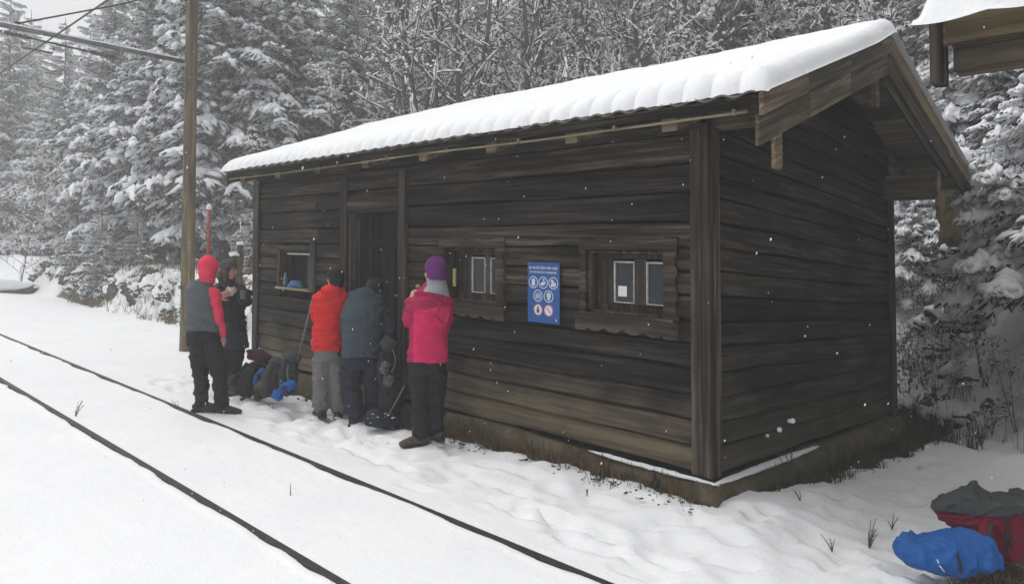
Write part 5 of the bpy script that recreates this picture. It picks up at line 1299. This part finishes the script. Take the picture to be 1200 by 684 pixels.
# rocky broken face of the left bank
gl_ = 'rocks in the left bank'
for i in range(44):
    px = 44+i*3.9+random.uniform(-3, 3); z = 21.5-.40*i*.62+random.uniform(-.3, .3)
    x, y = px_xy(px, z)
    yb = 1.55
    # slide along the ray until on the bank face
    for zz in np.linspace(30, 9, 120):
        xx, yy = px_xy(px, zz)
        if yy-yb < random.uniform(.25, .75): z = zz; break
    if px > 205: continue
    rock(px, z, (random.uniform(.16, .34), random.uniform(.16, .3), random.uniform(.14, .30)), 'dark rough rock showing through the snow of the bank left of the wooden pole', gl_, random.uniform(-.10, .02), snow=i % 3 > 0)

# ------------------------------------------------------------------ grasses, dry stems, debris
def blades(name, spots, mat, label, cat, h=(.06, .2), w=.004, per=6, lean=.5, kind='stuff', cap=None):
    G = NP(); rng = np.random.default_rng(len(spots))
    for (x, y) in spots:
        z = ground_z(x, y)
        for k in range(per):
            a = rng.uniform(0, 6.28); hh = rng.uniform(*h); le = rng.uniform(.1, 1)*lean; d = np.array([math.cos(a), math.sin(a), 0]); s = np.array([-d[1], d[0], 0])*w*rng.uniform(.6, 1.3)
            b = np.array([x+rng.normal(0, .025), y+rng.normal(0, .025), z-.03]); m1 = b+np.array([0, 0, hh*.6])+d*hh*le*.35; t = b+np.array([0, 0, hh*(1-.35*le)])+d*hh*le
            G.add(np.array([b-s, b+s, m1+s*.8, m1-s*.8, t+s*.15, t-s*.15]), np.array([[0, 1, 2, 3], [3, 2, 4, 5]]))
    o = link(name, np_mesh(name, *G.get()), M[mat], smooth=False); tag(o, label, cat, kind=kind); return o
def rs(x0, x1, y0, y1, n, keep=None):
    out = []
    while len(out) < n:
        x, y = random.uniform(x0, x1), random.uniform(y0, y1)
        if keep is None or keep(x, y): out.append((x, y))
    return out
blades('dead_grass', rs(-6.5, .0, -.38, -.10, 330), 'grass', 'short dead grass and leaf litter along the foot of the front wall', 'grass', (.02, .11), .003, 4, .9)
blades('dead_grass', rs(-3.6, .0, -.34, -.12, 190), 'leaf', 'brown withered grass below the middle window', 'grass', (.06, .24), .0035, 4, .7)
blades('green_grass', rs(.12, .55, .9, 4.6, 300, lambda x, y: x < .22+.09*y), 'ggrass', 'dull green grass at the foot of the gable wall', 'grass', (.04, .16), .0035, 5, .9)
blades('green_grass', rs(-.3, .8, 4.0, 6.0, 240), 'ggrass', 'dull green grass at the rear corner of the gable', 'grass', (.06, .26), .005, 5, .9)
blades('dead_grass', rs(1.25, 1.95, .25, 1.9, 260, lambda x, y: x > 1.40-.0*y), 'grass', 'matted straw coloured grass around the bags in the right foreground', 'grass', (.05, .20), .0035, 6, 1.3)
blades('dead_grass', rs(1.38, 1.75, -.35, .35, 110, lambda x, y: x > 1.45), 'grass', 'straw coloured grass in the lower right corner', 'grass', (.06, .16), .003, 7, 1.3)
blades('dead_grass', rs(-.2, 1.8, 4.2, 8.0, 90), 'grass', 'tall dead stems scattered over the snowy right bank', 'grass', (.15, .6), .004, 3, .4)
blades('dead_grass', rs(-22, -9.5, 1.5, 2.9, 420), 'grass', 'dead grass hanging over the left bank', 'grass', (.12, .45), .008, 4, 1.2)
blades('dead_grass', rs(-9.5, -6.8, 1.5, 4.5, 60), 'grass', 'thin dead stems in the snow beside the left end of the hut', 'grass', (.1, .6), .004, 2, .4)
m = MB()
for (x, y) in rs(-3.0, .1, -.46, -.20, 260):
    r = random.uniform(.003, .013); m.ball((x, y, ground_z(x, y)+r*.2), (r*random.uniform(.8, 2.4), r, r*random.uniform(.3, .8)), 6, 4, rot=Matrix.Rotation(random.uniform(0, 3), 3, 'Z'))
for (x, y) in rs(-6.4, -2.6, -.42, -.24, 120):
    r = random.uniform(.006, .018); m.ball((x, y, ground_z(x, y)+r*.3), (r*1.4, r, r*.7), 6, 4)
tag(m.build('gravel', M['stone'], smooth=True), 'dark gravel and crumbs scattered on the snow edge under the eave', 'gravel', kind='stuff')
rock(764, 4.85, (.035, .035, .04), 'fist sized dark stone at the foundation near the corner', None, .03, snow=False)
def dry_plant(px, z, h, label, n=3, heads=False, group='dry stalks poking through the snow', branchy=.5, gy=None, xy=None):
    x, y = xy or px_xy(px, z); g = ground_z(x, y); o = empty('dry_stalk', (x, y, g)); tag(o, label, 'dry plant', group); G = MB(); Hd = MB(); rr = random.Random(int(px*7))
    for k in range(n):
        a = rr.uniform(0, 6.28); le = rr.uniform(.05, .5); hh = h*rr.uniform(.6, 1.1); p = Vector((0, 0, -.02)); pts = [p]
        for j in range(5): p = p+Vector((math.cos(a)*le*hh/5*(1+j*.3), math.sin(a)*le*hh/5*(1+j*.3), hh/5)); pts.append(p)
        G.tube(pts, [.0036, .0034, .003, .0026, .002, .0014], 5)
        for j in range(2, 5):
            if rr.random() < branchy:
                b = rr.uniform(0, 6.28); q = pts[j]+Vector((math.cos(b), math.sin(b), .8))*h*rr.uniform(.08, .22); G.tube([pts[j], q], [.0018, .0008], 4)
                if heads and rr.random() < .25: Hd.ball(q, rr.uniform(.008, .014), 8, 6)
        if heads: Hd.ball(pts[-1], rr.uniform(.013, .020), 8, 6)
    G.build('stem', M['twig'], o, world=False)
    if heads: Hd.build('snow_tufts', M['snowtree'], o, True, world=False)
dry_plant(892, 5.1, .50, 'dry stalk with round snow tufts nearest the front end of the gable wall', 4, True, xy=(.26, .75))
dry_plant(1018, 8.0, .62, 'dry stalk with snow tufts at the far end of the gable wall', 3, True, xy=(.28, 3.5))
dry_plant(88, 8, .16, 'little dry twig alone between the rails at the left', 4, xy=tuple(CAM+ray(88, 476)*((-.24+0)/1 if 0 else 1))[:2] if 0 else (lambda q: (q.x, q.y))(CAM+ray(88, 476)*6.25))
dry_plant(340, 4, .10, 'single short dry stem between the rails below the pink jacket', 1, xy=(lambda q: (q.x, q.y))(CAM+ray(340, 602)*4.42))
dry_plant(206, 6.4, .12, 'tiny dry stem beside the rail near the person in the grey vest', 2, xy=(lambda q: (q.x, q.y))(CAM+ray(209, 485)*6.9))
for (px, py, z, h, n, lb) in [(1018, 630, 4.05, .17, 6, 'branching dry weed on the snow left of the blue covered pack'), (1045, 600, 4.5, .10, 3, 'tiny dry weed in the snow above the blue covered pack'), (938, 598, 4.7, .12, 3, 'small dry weed in the snow before the gable wall'), (914, 590, 4.85, .22, 5, 'snow dusted weed against the foundation of the gable'), (845, 583, 4.6, .12, 4, 'dry weed standing at the foundation corner'), (1124, 560, 4.8, .28, 2, 'thin tall stalk in the snow above the red rucksack'), (1162, 470, 7.5, .5, 3, 'tall dry stalk on the snow at the right edge'), (975, 640, 4.0, .09, 3, 'small twig lying on the snow in the lower right'), (688, 576, 4.7, .05, 3, 'single crumb of a plant on the snow below the blue sign')]:
    q = CAM+ray(px, py)*z; dry_plant(px, z, h, lb, n, False, xy=(q.x, q.y))
# snow clumps pushed up round the feet
m = MB()
for (px, py, z) in [(262, 486, 6.7), (245, 482, 6.75), (381, 490, 6.85), (402, 492, 6.8), (515, 521, 5.85), (488, 527, 5.8), (283, 465, 7.4), (430, 499, 6.6), (275, 470, 7.3)]:
    q = CAM+ray(px, py)*z
    for k in range(26): r = random.uniform(.004, .022)*random.random()**.4; x, y = q.x+random.gauss(0, .10), q.y+random.gauss(0, .08); m.ball((x, y, ground_z(x, y)+.002), (r*random.uniform(.8, 1.8), r, r*random.uniform(.4, .8)), 6, 4, rot=Matrix.Rotation(random.uniform(0, 3), 3, 'Z'))
tag(m.build('loose_snow', M['snow'], smooth=True), 'loose crumbs of snow kicked up around the feet and packs', 'snow', kind='stuff')
# falling snow
G = NP(); rng = np.random.default_rng(77)
for i in range(620):
    px = rng.uniform(-20, 1220); py = rng.uniform(-20, 640); z = rng.uniform(2.4, 11); q = np.array(CAM+ray(px, py)*z)
    if q[2]+K*q[0] < -.1 or (q[1] > -.2 and -6.7 < q[0] < .7 and q[1] < 5.7): continue
    r = rng.uniform(.0024, .0052)*(.6+z*.10); d = np.array([.35, .1, 1.]); d /= np.linalg.norm(d); ax = rng.normal(size=3); s1 = np.cross(d, ax); s1 /= np.linalg.norm(s1); s2 = np.cross(d, s1); st_ = rng.uniform(1.0, 2.2)
    Vv = np.array([q+d*r*st_, q-d*r*st_, q+s1*r, q-s1*r, q+s2*r, q-s2*r])
    G.add(Vv, np.array([[0, 2, 4, 4], [0, 4, 3, 3], [0, 3, 5, 5], [0, 5, 2, 2], [1, 4, 2, 2], [1, 3, 4, 4], [1, 5, 3, 3], [1, 2, 5, 5]]))
a, b = G.get(); tri = b[:, :3]
o = link('falling_snow', np_mesh('falling_snow', a, None, tri), M['snowtree']); tag(o, 'snowflakes falling through the air in front of the hut and trees', 'snow', kind='stuff')
# ------------------------------------------------------------------ haze
m = MB(); m.box(-152, 62, -70, 135, -7, 64, bv=0.0)
hz, n, l, b = newmat('haze'); n.remove(b); pv = n.new('ShaderNodeVolumePrincipled'); pv.inputs['Color'].default_value = (.93, .94, .95, 1); pv.inputs['Density'].default_value = .0070; pv.inputs['Anisotropy'].default_value = .2
l.new(pv.outputs[0], n['Material Output'].inputs['Volume'])
cube = bpy.data.meshes.new('haze'); x0, x1, y0, y1, z0, z1 = -151, 61, -61, 133, -9, 70
cube.from_pydata([(x, y, z) for x in (x0, x1) for y in (y0, y1) for z in (z0, z1)], [], [[0, 1, 3, 2], [4, 6, 7, 5], [0, 4, 5, 1], [2, 3, 7, 6], [0, 2, 6, 4], [1, 5, 7, 3]])
o = link('haze', cube, hz, smooth=False); tag(o, kind='stuff'); o.display_type = 'WIRE'

bpy.data.scenes.remove(TMP)
